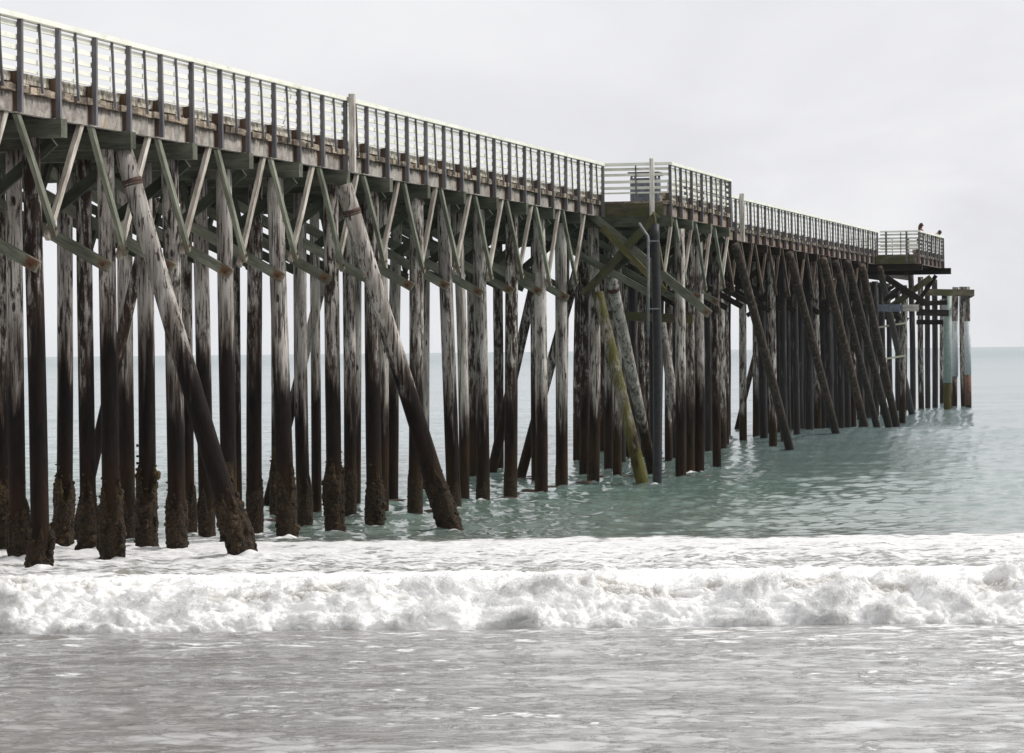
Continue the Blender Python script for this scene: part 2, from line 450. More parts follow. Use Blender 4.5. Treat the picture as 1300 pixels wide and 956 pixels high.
# mossy end boards of the two lookouts (facing the beach)
for (s, m) in ((PLA[0], M['moss']), (PLB[0], M['moss'])):
    beam('end_board', PP(s-.07, TF+.26, (Z_FBOT+Z_FTOP+.05)/2), PP(s-.07, .34, (Z_FBOT+Z_FTOP+.05)/2), .12, .42, m, pier, side=-(dA if s < SBEND else dB))
beam('end_board', PP(PLA[1]+.08, TF+.26, 8.47), PP(PLA[1]+.08, .14, 8.47), .12, .34, M['fascia'], pier, side=dA)
beam('end_board', PP(PLB[1]+.08, TF+.26, 8.47), PP(PLB[1]+.08, 3.5, 8.47), .12, .34, M['fascia'], pier, side=dB)

# curb on blocks
for (a, b, t0) in ((S0, PLA[0], .30), (PLA[0]+.1, PLA[1], TF+.3), (PLA[1]+.1, PLB[0], .30), (PLB[0]+.1, PLB[1], TF+.3)):
    mb = MB(); org = PP(a, t0, Z_DECK); s = a
    while s < b-.2:
        L = min(random.uniform(3.2, 3.9), b-s)
        mb.pbox(s+.02, s+L-.03, t0-.1, t0+.1, Z_DECK+.055+random.uniform(0, .02), Z_DECK+.235, org=org, jit=.008)
        q = s+.3
        while q < s+L:
            mb.pbox(q, q+.3, t0-.09, t0+.09, Z_DECK+.004, Z_DECK+.054, org=org)
            q += 1.2
        s += L
    mb.build('curb', M['curb'], pier, org)

# ---- railings
def railing(pts, label=None, dark=False, step=1.8, outward=None, posts=True):
    """pts: (s,t) run from first to last point; posts stand on the outer side"""
    a = PP(*pts[0]); b = PP(*pts[1]); d = (b-a); L = d.length; d = d.normalized()
    out = outward.normalized()
    if abs(pts[0][0]-pts[1][0]) > 1 and pts[0][0] < SBEND < pts[1][0]: raise ValueError
    org = Vector((a.x, a.y, Z_DECK))
    mb = MB(); X = Vector((1, 0, 0)); Z = Vector((0, 0, 1))
    rot = Matrix((d, -out, Z)).transposed()        # local x along, local y inward
    if rot.determinant() < 0:
        rot = Matrix((d, out, Z)).transposed(); sy = -1
    else: sy = 1
    def lb(x0, x1, y0, y1, z0, z1, mi=0, jit=.004):
        y0, y1 = sorted((y0*sy, y1*sy))
        mb.frame_box(((x0+x1)/2, (y0+y1)/2, (z0+z1)/2-Z_DECK), Vector(((x1-x0)/2, 0, 0)), Vector((0, (y1-y0)/2, 0)), Vector((0, 0, (z1-z0)/2)), mi, jit)
    seg = step*2; n = max(1, round(L/seg)); q = L/n
    for i in range(n):
        x0, x1 = i*q, (i+1)*q
        lb(x0+.002, x1-.002, -.025, .15, Z_RAIL-.088, Z_RAIL+random.uniform(-.004, .004))
        for zb in (5.60, 5.405, 5.21, 5.015):
            z = HC+zb+random.uniform(-.014, .012)
            lb(x0+.004, x1-.004, .085, .122, z, z+.088)
        z = HC+4.87
        lb(x0+.004, x1-.004, .085, .122, z, z+.05)
    me = mb.mesh('railing'); me.materials.append(M['white'])
    r = link('railing', me, None, pier, org, rot.to_euler())
    if label: r['label'] = label
    # posts and balusters (children, in the railing's own frame)
    npost = max(1, round(L/step)); st = L/npost
    pm, bm = POSTM[sy], BALM[sy]
    for i in range(npost+1):
        if posts:
            o = bpy.data.objects.new('post', pm); COL.objects.link(o); o.parent = r
            o.location = (min(max(i*st, .03), L-.03), 0, random.uniform(-.01, .01)); o.rotation_euler = (random.gauss(0, .006), random.gauss(0, .006), 0)
        if i < npost:
            o = bpy.data.objects.new('baluster', bm[random.randrange(3)]); COL.objects.link(o); o.parent = r
            o.location = ((i+.5)*st+random.uniform(-.05, .05), 0, 0); o.rotation_euler = (0, random.gauss(0, .008), 0)
    return r
POSTM = {}; BALM = {}
for sy in (1, -1):
    mb = MB()
    def lb(x0, x1, y0, y1, z0, z1, mi=0):
        y0, y1 = sorted((y0*sy, y1*sy))
        mb.frame_box(((x0+x1)/2, (y0+y1)/2, (z0+z1)/2-Z_DECK), Vector(((x1-x0)/2, 0, 0)), Vector((0, (y1-y0)/2, 0)), Vector((0, 0, (z1-z0)/2)), mi, .002)
    lb(-.045, .045, -.005, .08, Z_FBOT-.01, Z_RAIL-.09)
    lb(-.05, .05, .082, .158, Z_FBOT+.01, Z_FTOP-.0, 1)
    lb(-.05, .05, .082, .19, Z_DECK+.01, Z_DECK+.23, 1)
    me = mb.mesh('post'); me.materials.append(M['post']); me.materials.append(M['spacer']); POSTM[sy] = me
    BALM[sy] = []
    for q in range(3):
        mb = MB(); pts = []
        bow = random.uniform(.005, .02)
        zs = [Z_RAIL-.09, Z_RAIL-.35, Z_RAIL-.7, Z_RAIL-1.0, Z_DECK-.1]
        ys = [.055, .055-bow, .045-bow, .02, -.005]
        vs = []
        for z, y in zip(zs, ys):
            for (dx, dy) in ((-.019, -.022), (.019, -.022), (.019, .022), (-.019, .022)):
                vs.append((dx, (y+dy)*sy, z-Z_DECK))
        fs = [(0, 1, 2, 3), (19, 18, 17, 16)]
        for i in range(4):
            for j in range(4): fs.append((i*4+j, (i+1)*4+j, (i+1)*4+(j+1) % 4, i*4+(j+1) % 4))
        mb.add(vs, fs)
        me = mb.mesh('baluster'); me.materials.append(M['post']); BALM[sy].append(me)
s_first = 2.96-3.595*5
railing([(s_first, 0), (2.96+3.595*13-.15, 0)], outward=-nA)
railing([(PLA[0], .06), (PLA[0], TF)], 'bare beach-facing rail of the near lookout', outward=-dA, posts=False)
railing([(PLA[0]+.02, TF), (PLA[1], TF)], 'railing round the near lookout', outward=-nA)
railing([(PLA[1], TF+.1), (PLA[1], .1)], outward=dA, step=1.1)
railing([(SBEND+.02, 0), (PLB[0], 0)], outward=-nB, step=1.68)
railing([(PLB[0], -.1), (PLB[0], TF)], outward=-dB, posts=False)
railing([(PLB[0]+.02, TF), (PLB[1], TF)], 'railing round the far lookout', outward=-nB)
railing([(PLB[1], TF+.1), (PLB[1], 3.4)], outward=dB)
railing([(SBEND+.02, W), (SBEND+96, W)], 'railing along the far side', outward=nB, step=3.6)
railing([(s_first, W), (SBEND-.02, W)], 'railing along the far side', outward=nA, step=3.6)
# end post at near corner of each lookout
for (s, dd) in ((PLB[0], dB),):
    o = beam('corner_post', PP(s-.09, -.42, Z_FBOT), PP(s-.09, -.42, Z_RAIL-.05), .08, .09, M['post'], pier, side=dd) if s > SBEND else beam('corner_post', PP(s-.09, .02, Z_FBOT), PP(s-.09, .02, Z_RAIL-.05), .08, .1, M['post'], pier, side=dd)
# second post half way along the end of the far lookout
beam('corner_post', PP(PLB[0]-.09, -1.45, Z_FBOT), PP(PLB[0]-.09, -1.45, Z_RAIL-.05), .08, .09, M['post'], pier, side=dB)
# tall peeling white boards nailed over the rail
def tallboard(s, t, z0, z1, w, side, lean=0.):
    a = PP(s, t, z0); b = PP(s, t, z1); b = b+side*lean
    return beam('tall_board', a, b, .13, w, M['whiteboard'], pier, side=side.cross(Vector((0, 0, 1))), jit=.01)
tallboard(2.96+3.595*5-.05, -.12, 8.26, Z_RAIL+.07, .13, -nA)['label'] = 'peeling white board standing taller than the rail'
tallboard(PLA[0]-.2, -1.52, 8.30, Z_RAIL+.11, .14, dA, 0.)['label'] = 'peeling white board on the end of the near lookout'
tallboard(SBEND+12.4, -.12, 8.25, Z_RAIL+.13, .16, -nB)['label'] = 'white board standing above the far rail'

# ---- caps (cross beams over each bent)
for i, s in enumerate(ALLB):
    inA = PLA[0]-.5 < s < PLA[1]+.3; inB = PLB[0]-.3 < s < PLB[1]+.2
    tf = TF if (inA or inB) else 0.
    over = random.choice((-.04, -.02, .0, .03))
    dd = dA if s < SBEND else dB
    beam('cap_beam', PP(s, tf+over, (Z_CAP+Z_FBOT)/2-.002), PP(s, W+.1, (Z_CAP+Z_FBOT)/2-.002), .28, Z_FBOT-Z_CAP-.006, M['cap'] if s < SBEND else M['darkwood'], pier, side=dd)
beam('cap_beam', PP(PLA[0]-.05, TF-.02, 8.12), PP(PLA[0]-.05, W, 8.12), .2, .33, M['moss'], pier, side=dA)
beam('cap_beam', PP(PLB[0]+.1, TF-.1, 8.13), PP(PLB[0]+.1, W, 8.13), .26, .33, M['darkwood'], pier, side=dB)
beam('cap_beam', PP(PLB[1]-.1, TF-.35, 8.13), PP(PLB[1]-.1, W, 8.13), .3, .33, M['darkwood'], pier, side=dB)

# ---- knee braces: a V from each front pile up to the fascia, and a second set on the inner row
HS = 1.56
for i, s in enumerate(ALLB):
    inA = PLA[0]-.5 < s < PLA[1]+.3; inB = PLB[0]-.3 < s < PLB[1]+.2
    if inA: tt = TF+.28
    elif inB: continue
    else: tt = .24
    far = s > SBEND
    dd = dA if s < SBEND else dB
    hs = HS if not far else 1.4
    z0 = 6.27 if i % 2 else 6.12
    if far: z0 = 6.4
    for k in (-1, 1):
        top = PP(min(s+k*hs, 1e9) if not (s < SBEND < s+k*hs) else s+k*hs, tt, Z_FBOT+.02)
        bot = PP(s, tt+(0.03 if k > 0 else -.055), z0+random.uniform(-.06, .06)+(.05 if k < 0 else 0))
        if far: mt = M['knee_dark']
        else: mt = M['knee'] if k > 0 else M['knee_green']
        if inA and i == 18 and k < 0: mt = M['yellow']
        o = beam('knee_brace', bot, top, .085, .14, mt, pier, side=nA if s < SBEND else nB, origin='bolt', bolt=-1 if not far else None)
    if not inA and s < 100:
        for k in (-1, 1):
            top = PP(s+k*1.5, 3.55, Z_FBOT-.02); bot = PP(s, 3.58+k*.045, 6.2)
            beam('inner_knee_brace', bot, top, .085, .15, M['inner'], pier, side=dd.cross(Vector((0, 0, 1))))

# ---- diagonal sway braces across each bent
for i, s in enumerate(ALLB):
    if PLB[0]-1 < s: continue
    inA = PLA[0]-.5 < s < PLA[1]+.3
    far = s > SBEND
    dd = dA if s < SBEND else dB
    t0 = (TF if inA else 0)
    j = random.uniform(-.08, .08)
    a = PP(s-.24, t0+.50, 5.80+j); b = PP(s-.24, t0+.50+3.9, 5.80+j+2.2)
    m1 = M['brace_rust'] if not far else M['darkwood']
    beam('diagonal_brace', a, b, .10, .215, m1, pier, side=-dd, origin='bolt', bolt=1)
    a = PP(s+.24, t0+.25, 7.93); b = PP(s+.24, t0+2.05, 6.55+j)
    if i % 3 == 1 or not far:
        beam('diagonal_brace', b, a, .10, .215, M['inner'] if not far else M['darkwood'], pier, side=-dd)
    if not far:
        a = PP(s-.26, 6.9, 7.9); b = PP(s-.26, 3.45, 6.2+j)
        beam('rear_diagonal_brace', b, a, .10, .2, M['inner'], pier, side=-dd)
# bolt timber cross on the near lookout
def on_bent(px, py, s):           # point on the vertical cross plane of the pier at s
    a, b = ray(px, py)
    n = dA if s < SBEND else dB
    q = PP(s, 0, 0); D = (q.x*n.x+q.y*n.y)/(a*n.x+n.y)
    return Vector((a*D, D, HC+b*D))
for (p, q, w, h, m, so) in (((840, 366), (764, 289), .10, .2, M['yellow'], -.55), ((744, 371), (834, 272), .11, .24, M['moss'], -.42), ((897, 396), (748, 270), .11, .26, M['brace_rust'], -.32)):
    a = on_bent(*p, PLA[0]+so); b = on_bent(*q, PLA[0]+so)
    beam('diagonal_brace', a, b, w, h, m, pier, side=-dA, origin='bolt', bolt=1)
for (p, q, s, m) in (((768, 400), (880, 405), 53.4, M['moss']), ((640, 0), (641, 0), 0, None)):
    if m: beam('walkway_beam', on_bent(*p, s), on_bent(*q, s), .2, .28, m, pier, side=-dA)

# ------------------------------------------------------------------ piles
ROOT_Z = -1.3
def pile_mesh(name, base, top, r0, r1, nseg=26, n=22, rough=.05):
    """base/top world; mesh local to base"""
    L = (top-base).length
    mb = MB(); ph = random.uniform(0, 99); bend = Vector((random.gauss(0, .018), random.gauss(0, .018), 0))*min(1., L/9)
    ax = top-base; k = []
    us = np.linspace(0, 1, nseg+1)
    d = ax.normalized(); x = Vector((1, 0, 0)); x = (x-d*x.dot(d)).normalized(); y = d.cross(x)
    V = []
    for u in us:
        c = ax*u+bend*math.sin(math.pi*u)*1.5
        r = r0+(r1-r0)*u
        ang = np.arange(n)*2*math.pi/n
        nn = noise(np.cos(ang)*1.3+ph, np.sin(ang)*1.3, u*L*.5)*.5+noise(np.cos(ang)*4+ph, np.sin(ang)*4, u*L*1.4)*.35
        rr = r*(1+rough*nn)
        for q in range(n):
            V.append(c+(x*math.cos(ang[q])+y*math.sin(ang[q]))*rr[q])
    fs = []
    for i in range(nseg):
        for j in range(n): fs.append((i*n+j, i*n+(j+1) % n, (i+1)*n+(j+1) % n, (i+1)*n+j))
    fs.append(tuple(nseg*n+j for j in range(n)))
    mb.add(V, fs); return mb.mesh(name)
import bmesh
_b = bmesh.new(); bmesh.ops.create_icosphere(_b, subdivisions=2, radius=1.0)
ICO_V = np.array([v.co[:] for v in _b.verts]); ICO_F = np.array([[v.index for v in f.verts] for f in _b.faces]); _b.free()
def crust_mesh(base, top, r, z0, z1, amp=.06, dens=1.):
    """lumpy mussel and barnacle growth round a pile between heights z0 and z1 (local to base)"""
    ax = (top-base); ax = ax/ax.z
    n = 72; m = max(20, int((z1+.85-z0)/.022)); ph = random.uniform(0, 200)
    ang = np.arange(n)*2*math.pi/n
    Zs = np.linspace(z0, z1+.85, m)
    A, ZZ = np.meshgrid(ang, Zs)
    cx, cy = np.cos(A)*r, np.sin(A)*r
    def worley(sc, seed):
        gx, gy, gz = cx*sc+seed, cy*sc+seed*1.7, ZZ*sc
        best = np.full(A.shape, 9.)
        ix, iy, iz = np.floor(gx), np.floor(gy), np.floor(gz)
        for a in (-1, 0, 1):
            for b in (-1, 0, 1):
                for c in (-1, 0, 1):
                    hx, hy, hz = ix+a, iy+b, iz+c
                    hs = np.sin(hx*127.1+hy*311.7+hz*74.7)*43758.5453
                    o1 = hs-np.floor(hs); hs2 = np.sin(hx*269.5+hy*183.3+hz*246.1)*43758.5453; o2 = hs2-np.floor(hs2)
                    hs3 = np.sin(hx*113.5+hy*271.9+hz*124.6)*43758.5453; o3 = hs3-np.floor(hs3)
                    dd = (hx+o1-gx)**2+(hy+o2-gy)**2+(hz+o3-gz)**2
                    best = np.minimum(best, dd)
        return np.sqrt(best)
    w2 = np.clip(1-worley(17, ph+5), 0, 1)**.7; w3 = np.clip(1-worley(38, ph+9), 0, 1)
    def edge_f(a): return z1+.50*noise(np.cos(a)*1.5+ph, np.sin(a)*1.5, ph)+.13*noise(np.cos(a)*5+ph, np.sin(a)*5, ph)
    def big_f(a, z): return np.clip(noise(np.cos(a)*1.1+ph, np.sin(a)*1.1, z*1.7)+.5*noise(np.cos(a)*2.4+ph, np.sin(a)*2.4, z*4.)+.45, 0, 1.2)
    cover = np.clip((edge_f(A)-ZZ)/.22, 0, 1)*np.clip((edge_f(A)-ZZ)/.05, 0, 1)
    rr = r*.985+cover*(amp*.12+amp*.75*dens*big_f(A, ZZ)*1.25+amp*.4*w2+amp*.2*w3)
    rr = np.where(cover <= 0, r*.72, rr)
    px = (ZZ-base.z)*ax.x+np.cos(A)*rr; py = (ZZ-base.z)*ax.y+np.sin(A)*rr; pz = ZZ-base.z
    V = np.stack([px, py, pz], -1).reshape(-1, 3)
    ii = (np.arange(m-1)[:, None]*n+np.arange(n)[None, :]); jj = (np.arange(m-1)[:, None]*n+(np.arange(n)[None, :]+1) % n)
    F_ = [np.stack([ii, jj, jj+n, ii+n], -1).reshape(-1, 4)]
    # round clumps of mussels and barnacles
    k = int((z1-z0)*(230 if amp > .04 else 160)); Vs = [V]; off = len(V); tri = []
    a = rng.uniform(0, 2*math.pi, k); z = z0+(z1+.9-z0)*rng.random(k)
    keep = z < edge_f(a)+.5*rng.random(k)**3; a = a[keep]; z = z[keep]
    sz = amp*(.22+.55*rng.random(len(a))**1.8)*1.05; sz[rng.random(len(a)) < .05] *= 1.6
    cv = np.clip((edge_f(a)-z)/.22, 0, 1); R0 = r*.985+cv*(amp*.12+amp*.75*dens*big_f(a, z)*1.25)+sz*.15; sz = sz*(.55+.45*cv)
    cx_ = (z-base.z)*ax.x+np.cos(a)*R0; cy_ = (z-base.z)*ax.y+np.sin(a)*R0; cz_ = z-base.z
    ph2 = rng.random((len(a), len(ICO_V)))*.34+.83
    S = ICO_V[None]*sz[:, None, None]*ph2[..., None]*np.stack([rng.uniform(.8, 1.2, len(a)), rng.uniform(.8, 1.2, len(a)), rng.uniform(.75, 1.3, len(a))], -1)[:, None, :]+np.stack([cx_, cy_, cz_], -1)[:, None, :]
    T = (ICO_F[None]+(off+np.arange(len(a))*len(ICO_V))[:, None, None]).reshape(-1, 3)
    V = np.concatenate([V, S.reshape(-1, 3)])
    me = bpy.data.meshes.new('mussel_growth'); me.from_pydata(V.tolist(), [], F_[0].tolist()+T.tolist()); me.update(); me.materials.append(M['mussel'])
    return me
FEET = []
NP = 0
def make_pile(base_w, top_w, r, tide, bleach, mossy=0., crust=None, name='pile', parent=pier, mat=None, rt=.95):
    """base_w/top_w: two world points of the axis (base at waterline); extended to seabed"""
    global NP; NP += 1
    d = (top_w-base_w); d = d/d.z
    b = base_w+d*(ROOT_Z-base_w.z); FEET.append((base_w.x, base_w.y, r))
    me = pile_mesh(name, b, top_w, r, r*rt); me.materials.append(mat or M['pile'])
    o = link(name, me, None, parent, b, None, True)
    o.color = (tide/10, bleach, mossy, 1)
    if crust:
        c = link('mussel_growth', crust_mesh(b, top_w, r, ROOT_Z+1.0, *crust), None, o, b, None, True)
    return o
ZT = Z_CAP+.005
def lean_top(base, px, py):
    """the axis passes through pixel (px,py) at the base's depth; carried on up to the cap"""
    q = at(px, py, base.y); d = (q-base)/(q.z-base.z)
    return base+d*(ZT-base.z)
def tide_at(D): return float(np.interp(D, [50, 60, 75, 85, 95, 110, 140, 200], [4.1, 4.0, 3.6, 2.9, 2.2, 2.1, 1.6, 1.4]))
# front row: one pile per bent, (x at the water, x at y=400, y water approx, width px, bleach)
front = {0: (51, 44, 720, 24, .25), 1: (142, 137, 712, 23, .55), 2: (225, 219, 698, 23, .45), 3: (292, 287, 690, 21, .85), 4: (365, 355, 686, 22, .75),
         5: (425.5, 422, 678, 20, .45), 6: (476, 473, 667, 20, .35), 7: (527, 528, 658, 18.5, .5), 8: (577, 568, 651, 18, .6),
         9: (613, 609, 640, 17, .6), 10: (648, 649, 632, 17, .25), 11: (687, 685, 624, 16, .65), 12: (713, 712, 619, 15.5, .7), 13: (753, 753, 613, 15, .6)}
for i, (xb, xt, yb, wpx, bl) in front.items():
    s = 2.96+3.595*i
    p = PP(s, .45); D = p.y
    base = at(xb, yb, D); base.z = swell(D); a = ray(xb, yb)[0]; base.x = a*D
    r = wpx/2/F*D
    if D < 80: cr = (random.uniform(1.0, 1.6), .070*random.uniform(.8, 1.25), random.uniform(.4, 1.3))
    elif D < 86: cr = (1.1, .03, .3)
    else: cr = (.55, .018, .2)
    make_pile(base, lean_top(base, xt, 400), r, tide_at(D)+random.uniform(-.5, 1.0), bl, crust=cr)
for i in (-1, -2, -3, -4):
    s = 2.96+3.595*i
    for t in (.45, 2.6, 4.9):
        base = PP(s, t, 0.2)
        if base.x > -650/F*base.y-.3 and base.y > 48: continue
        make_pile(base, PP(s, t, ZT), .17, 4.2, .5, crust=(1.4, .07, 1.) if t < 1 else None)
# rows behind: (x at water, y water, x at y=400, width px, bleach)
rows = [(3, 700, -2, 22, .3), (24, 711, 20, 22, .6), (81, 694.4, 81.5, 21, .55), (113, 699.6, 108.5, 21, .3), (163, 684.7, 160, 20.5, .7),
        (187, 696, 184, 22, .75), (241, 677, 238, 16, .4), (263, 684.7, 257, 20, .6), (301, 655, 299, 14, .35), (323, 678.5, 324, 20, .3),
        (350, 656, 349, 13, .5), (387, 666.5, 383, 17.5, .7), (402, 652, 400, 13, .8), (444, 657, 442, 16, .45), (451, 642.6, 452, 13.5, .8),
        (485, 651.5, 484, 17, .75), (499, 634.8, 502, 15, .7), (537, 627, 538, 15, .8), (588, 634.5, 583, 13.5, .85), (600, 604.5, 599, 14, .35),
        (633, 594, 632, 13, .3), (681, 612, 680, 12, .3), (715, 607, 717, 12, .4), (735, 585.6, 737, 14, .15), (741, 603, 742, 13, .2),
        (764, 576, 764, 11, .1), (772, 596.7, 772, 11.5, .5), (784, 606.5, 784, 12, .6), (822, 575, 818, 10, .3), (864, 607, 863, 14, .6),
        (876, 600, 876, 12, .3), (887, 599.6, 886, 12.5, .6), (911, 593.7, 910, 11, .15), (901, 568, 901, 9, .1), (921, 565.6, 920, 9.5, .3),
        (943.5, 562.6, 943, 9.8, .5), (960.5, 560.7, 960, 10.5, .45), (979.5, 557.8, 979, 9.5, .2), (806, 590, 805, 9, .2), (795, 583, 795, 9, .3),
        (849, 585, 849, 10, .2), (857, 572, 857, 9, .1), (1013.5, 544.5, 1012, 10.5, .15), (1029, 545, 1029, 8.5, .35), (1038, 544.5, 1038, 9.5, .25), (1050, 544, 1049, 10, .1),
        (1067, 543.5, 1067, 8, .2), (1083, 543, 1082, 8, .15), (999, 548, 998, 9, .1), (990, 550, 990, 8, .2)]
for (xb, yb, xt, wpx, bl) in rows:
    base = on_water(xb, yb); D = base.y; r = wpx/2/F*D
    if D < 70: cr = (random.uniform(1.0, 1.7), .070*random.uniform(.8, 1.3), random.uniform(.4, 1.4))
    elif D < 84: cr = (random.uniform(.9, 1.3), .038, .7)
    else: cr = None
    make_pile(base, lean_top(base, xt, 400), r, tide_at(D)+random.uniform(-.5, 1.0), bl, crust=cr)
# dark far piles beyond what can be counted one by one near: keep to 100 individual piles, then one clutter part
extra = []
for s in ALLB:
    D0 = PP(s, 0).y
    if D0 < 103.5: continue
    lo = TF+.4 if PLA[0]-.5 < s < PLA[1]+.3 or s > PLB[0]-.2 else .5
    for t in np.arange(lo if s > SBEND or lo < 0 else 3.4, W, 1.35):
        if (2 < t < 5 and random.random() < .15): continue
        q_ = PP(s, float(t)); 
        px_ = 650+F*q_.x/q_.y
        if not (965 < px_ or (772 < px_ < 926 and t > 1.6)): continue
        extra.append((s, float(t)+random.uniform(-.12, .12)))
for s in np.arange(PLB[1]+3, SBEND+97, 3.4):
    for t in (3.9, 5.2, 6.5): extra.append((float(s), t))
extra.sort(key=lambda q: (q[1] > 1.2, q[0]))
room = max(0, 98-NP)
mbx = MB(); 
for q, (s, t) in enumerate(extra):
    D = PP(s, t).y; base = PP(s, t, 0); top = PP(s, t, ZT)+Vector((random.gauss(0, .06), random.gauss(0, .06), 0))
    r = random.uniform(.15, .19)
    if q < room:
        make_pile(base, top, r, tide_at(D)+random.uniform(-.5, .3), random.uniform(.0, .45), mat=M['darkpile'] if random.random() < .7 else None)
    else:
        k = 6; base.z = ROOT_Z
        pts = [base+(top-base)*(j/k)+Vector((random.gauss(0, .012), random.gauss(0, .012), 0)) for j in range(k+1)]
        mbx.tube([p-wpos(pier) for p in pts], [r*random.uniform(.97, 1.03) for _ in pts], 12)
o = mbx.build('far_piles', M['darkpile'], pier, wpos(pier), True); o['kind'] = 'stuff'; o.color = (.17, .15, 0, 1)

# ---- raking piles leaning out on the near side
def raker(pb, pt, w0, w1, tide, bleach, moss=0., D_top=None, crust=None, band=True, water=None, parent=pier, label=None, mat=None):
    base = on_water(*pb) if water is None else water
    top = at(*pt, D_top)
    r0 = w0/2/F*base.y; r1 = w1/2/F*top.y
    FEET.append((base.x, base.y, r0))
    d = (top-base)/(top.z-base.z); b = base+d*(ROOT_Z-base.z)
    me = pile_mesh('raker_pile', b, top, r0, r1, 34, 26, .045); me.materials.append(mat or M['pile'])
    o = link('raker_pile', me, None, parent, b, None, True); o.color = (tide/10, bleach, moss, 1)
    if crust:
        link('mussel_growth', crust_mesh(b, top, r0, ROOT_Z+1.0, *crust), None, o, b, None, True)
    if band:
        dn = (top-base).normalized(); c = top-dn*.62
        mb = MB(); mb.tube([c-dn*.045-b, c+dn*.0-b, c+dn*.045-b], [r1*1.07, r1*1.10, r1*1.06], 26); mb.tube([c-dn*.09-b, c-dn*.055-b], r1*1.08, 26)
        mb.build('iron_band', M['iron'], o, b, True)
    if label: o['label'] = label
    return o
raker((310, 708), (156, 190), 29, 24, 4.3, .95, D_top=61.9, crust=(1.45, .075, 1.), label='stout white raking pile banded with rusty iron')
raker((572, 673), (436, 235), 25, 22, 3.9, .95, D_top=75.4, crust=(1.3, .065, 1.), label='pale raking pile leaning out from the middle of the pier')
raker((816, 614), (759, 372), 17, 14, 1.9, .6, .95, D_top=103.6, band=False, label='raking pile green with moss')
raker((829, 603), (774, 345), 13, 15, 1.9, .7, D_top=104.6, label='grey raking pile beside the mossy one')
raker((869, 600), (838, 400), 13, 12, 2.0, .8, D_top=112.0, band=False)
for (pb, pt, w, dk) in (((1003, 566), (934, 312), 11.5, 1), ((1061, 547), (1002, 322), 10.5, 0), ((1099, 542), (1045, 329), 10.5, 0),
                       ((1115, 541), (1061, 333), 9, 1), ((1130, 541), (1076, 333), 10, 0), ((1139, 540), (1094, 337), 10, 1), ((1158, 527), (1117, 341), 8.5, 0)):
    Db = (95948-1.3*4080)/(1692-pb[0]); wb = None
    if 1003 <= pb[0] < 1150:
        wb = at(pb[0], 500, Db); wb.z = .5*math.exp(-((Db-147)/7)**2)*min(1, max(0, (wb.x-9)/4)); wb.x = ray(pb[0], pb[1])[0]*Db
    raker(pb, pt, w, w*.98, 1.5, .12, water=wb, D_top=(95948-.42*4080)/(1692-pt[0]), mat=M['rakerpile'])
# raking piles on the far side, leaning left towards the water
def far_raker(pb, pt, w, tide=3.4, bl=.5):
    base = on_water(*pb); make_pile(base, at(*pt, base.y-1.5), w/2/F*base.y, tide, bl, name='rear_raker_pile')
far_raker((95, 690), (196, 250), 15, 4.5, .2); far_raker((338, 643), (432, 262), 13, 3.6, .7); far_raker((624, 602), (694, 290), 13, 3.0, .3)
far_raker((661, 608), (748, 290), 13, 2.6, .3); far_raker((733, 566), (790, 330), 9, 2, .2); far_raker((936, 545), (985, 350), 7, 2, .1)

# ---- tarred pile with the drain pipe at the near lookout
base = on_water(833.5, 614.6); top = lean_top(base, 832, 400)
o = make_pile(base, top, 12/2/F*base.y, 1.0, .0, mat=M['tar']); o['label'] = 'smooth black tarred pile carrying a drain pipe'
Dp = base.y-.32
mb = MB(); org = at(823, 426, Dp)
pts = [at(823, 428, Dp), at(823, 360, Dp), at(823, 305, Dp), at(822.5, 300, Dp), at(815, 289, Dp+.1), at(812, 284, Dp+.4)]
mb.tube([p-org for p in pts], .042, 12)
dp = mb.build('drain_pipe', M['galv'], pier, org, True)
for y in (306, 392):
    c = at(829, y, Dp+.05); mb = MB(); mb.bar(c-Vector((.2, 0, 0))-org, c+Vector((.2, 0, 0))-org, .03, .04); mb.build('pipe_clamp', M['galv'], dp, org)
# bracing bits beneath the far lookout and the low landing beyond it
DK = M['darkwood']
for (p, q, s, w, h, m) in (((1124, 352), (1180, 388), PLB[0]+.1, .12, .3, DK), ((1182, 352), (1128, 392), PLB[0]+.4, .12, .3, M['moss']),
                           ((1122, 382), (1142, 366), PLB[0]-.3, .1, .2, DK), ((1115, 391), (1146, 391), PLB[0]-.2, .12, .36, M['steelgrey']),
                           ((1127, 391), (1166, 391), PLB[0]-.1, .12, .34, M['whiteboard'])):
    beam('cross_brace', on_bent(*p, s), on_bent(*q, s), w, h, m, pier, side=-dB)
beam('cross_brace', PP(PLB[1]-.4, TF+.4, 7.9), PP(PLB[1]-.4, TF+1.6, 6.2), .12, .2, DK, pier, side=-dB)
for s in np.arange(PLB[0]+1, SBEND+96, 3.3):
    beam('cross_brace', PP(float(s), 3.6, 7.8), PP(float(s), W, 5.8), .12, .22, DK, pier, side=-dB)
    beam('cross_brace', PP(float(s)+.2, W, 7.8), PP(float(s)+.2, 3.6, 5.8), .12, .22, DK, pier, side=-dB)

# right hand group beneath and beyond the far lookout
for (xb, yb, xt, w, bl) in ((1158.5, 524, 1157, 7.5, .05), (1170, 521, 1169, 7.5, .35), (1178, 518.5, 1177.5, 7, .05), (1187, 517.5, 1186.5, 7.5, .1)):
    base = on_water(xb, yb); tp = lean_top(base, xt, 400); make_pile(base, tp+(tp-base)*.08, w/2/F*base.y, 1.3, bl, mat=M['darkpile'] if bl < .2 else None)

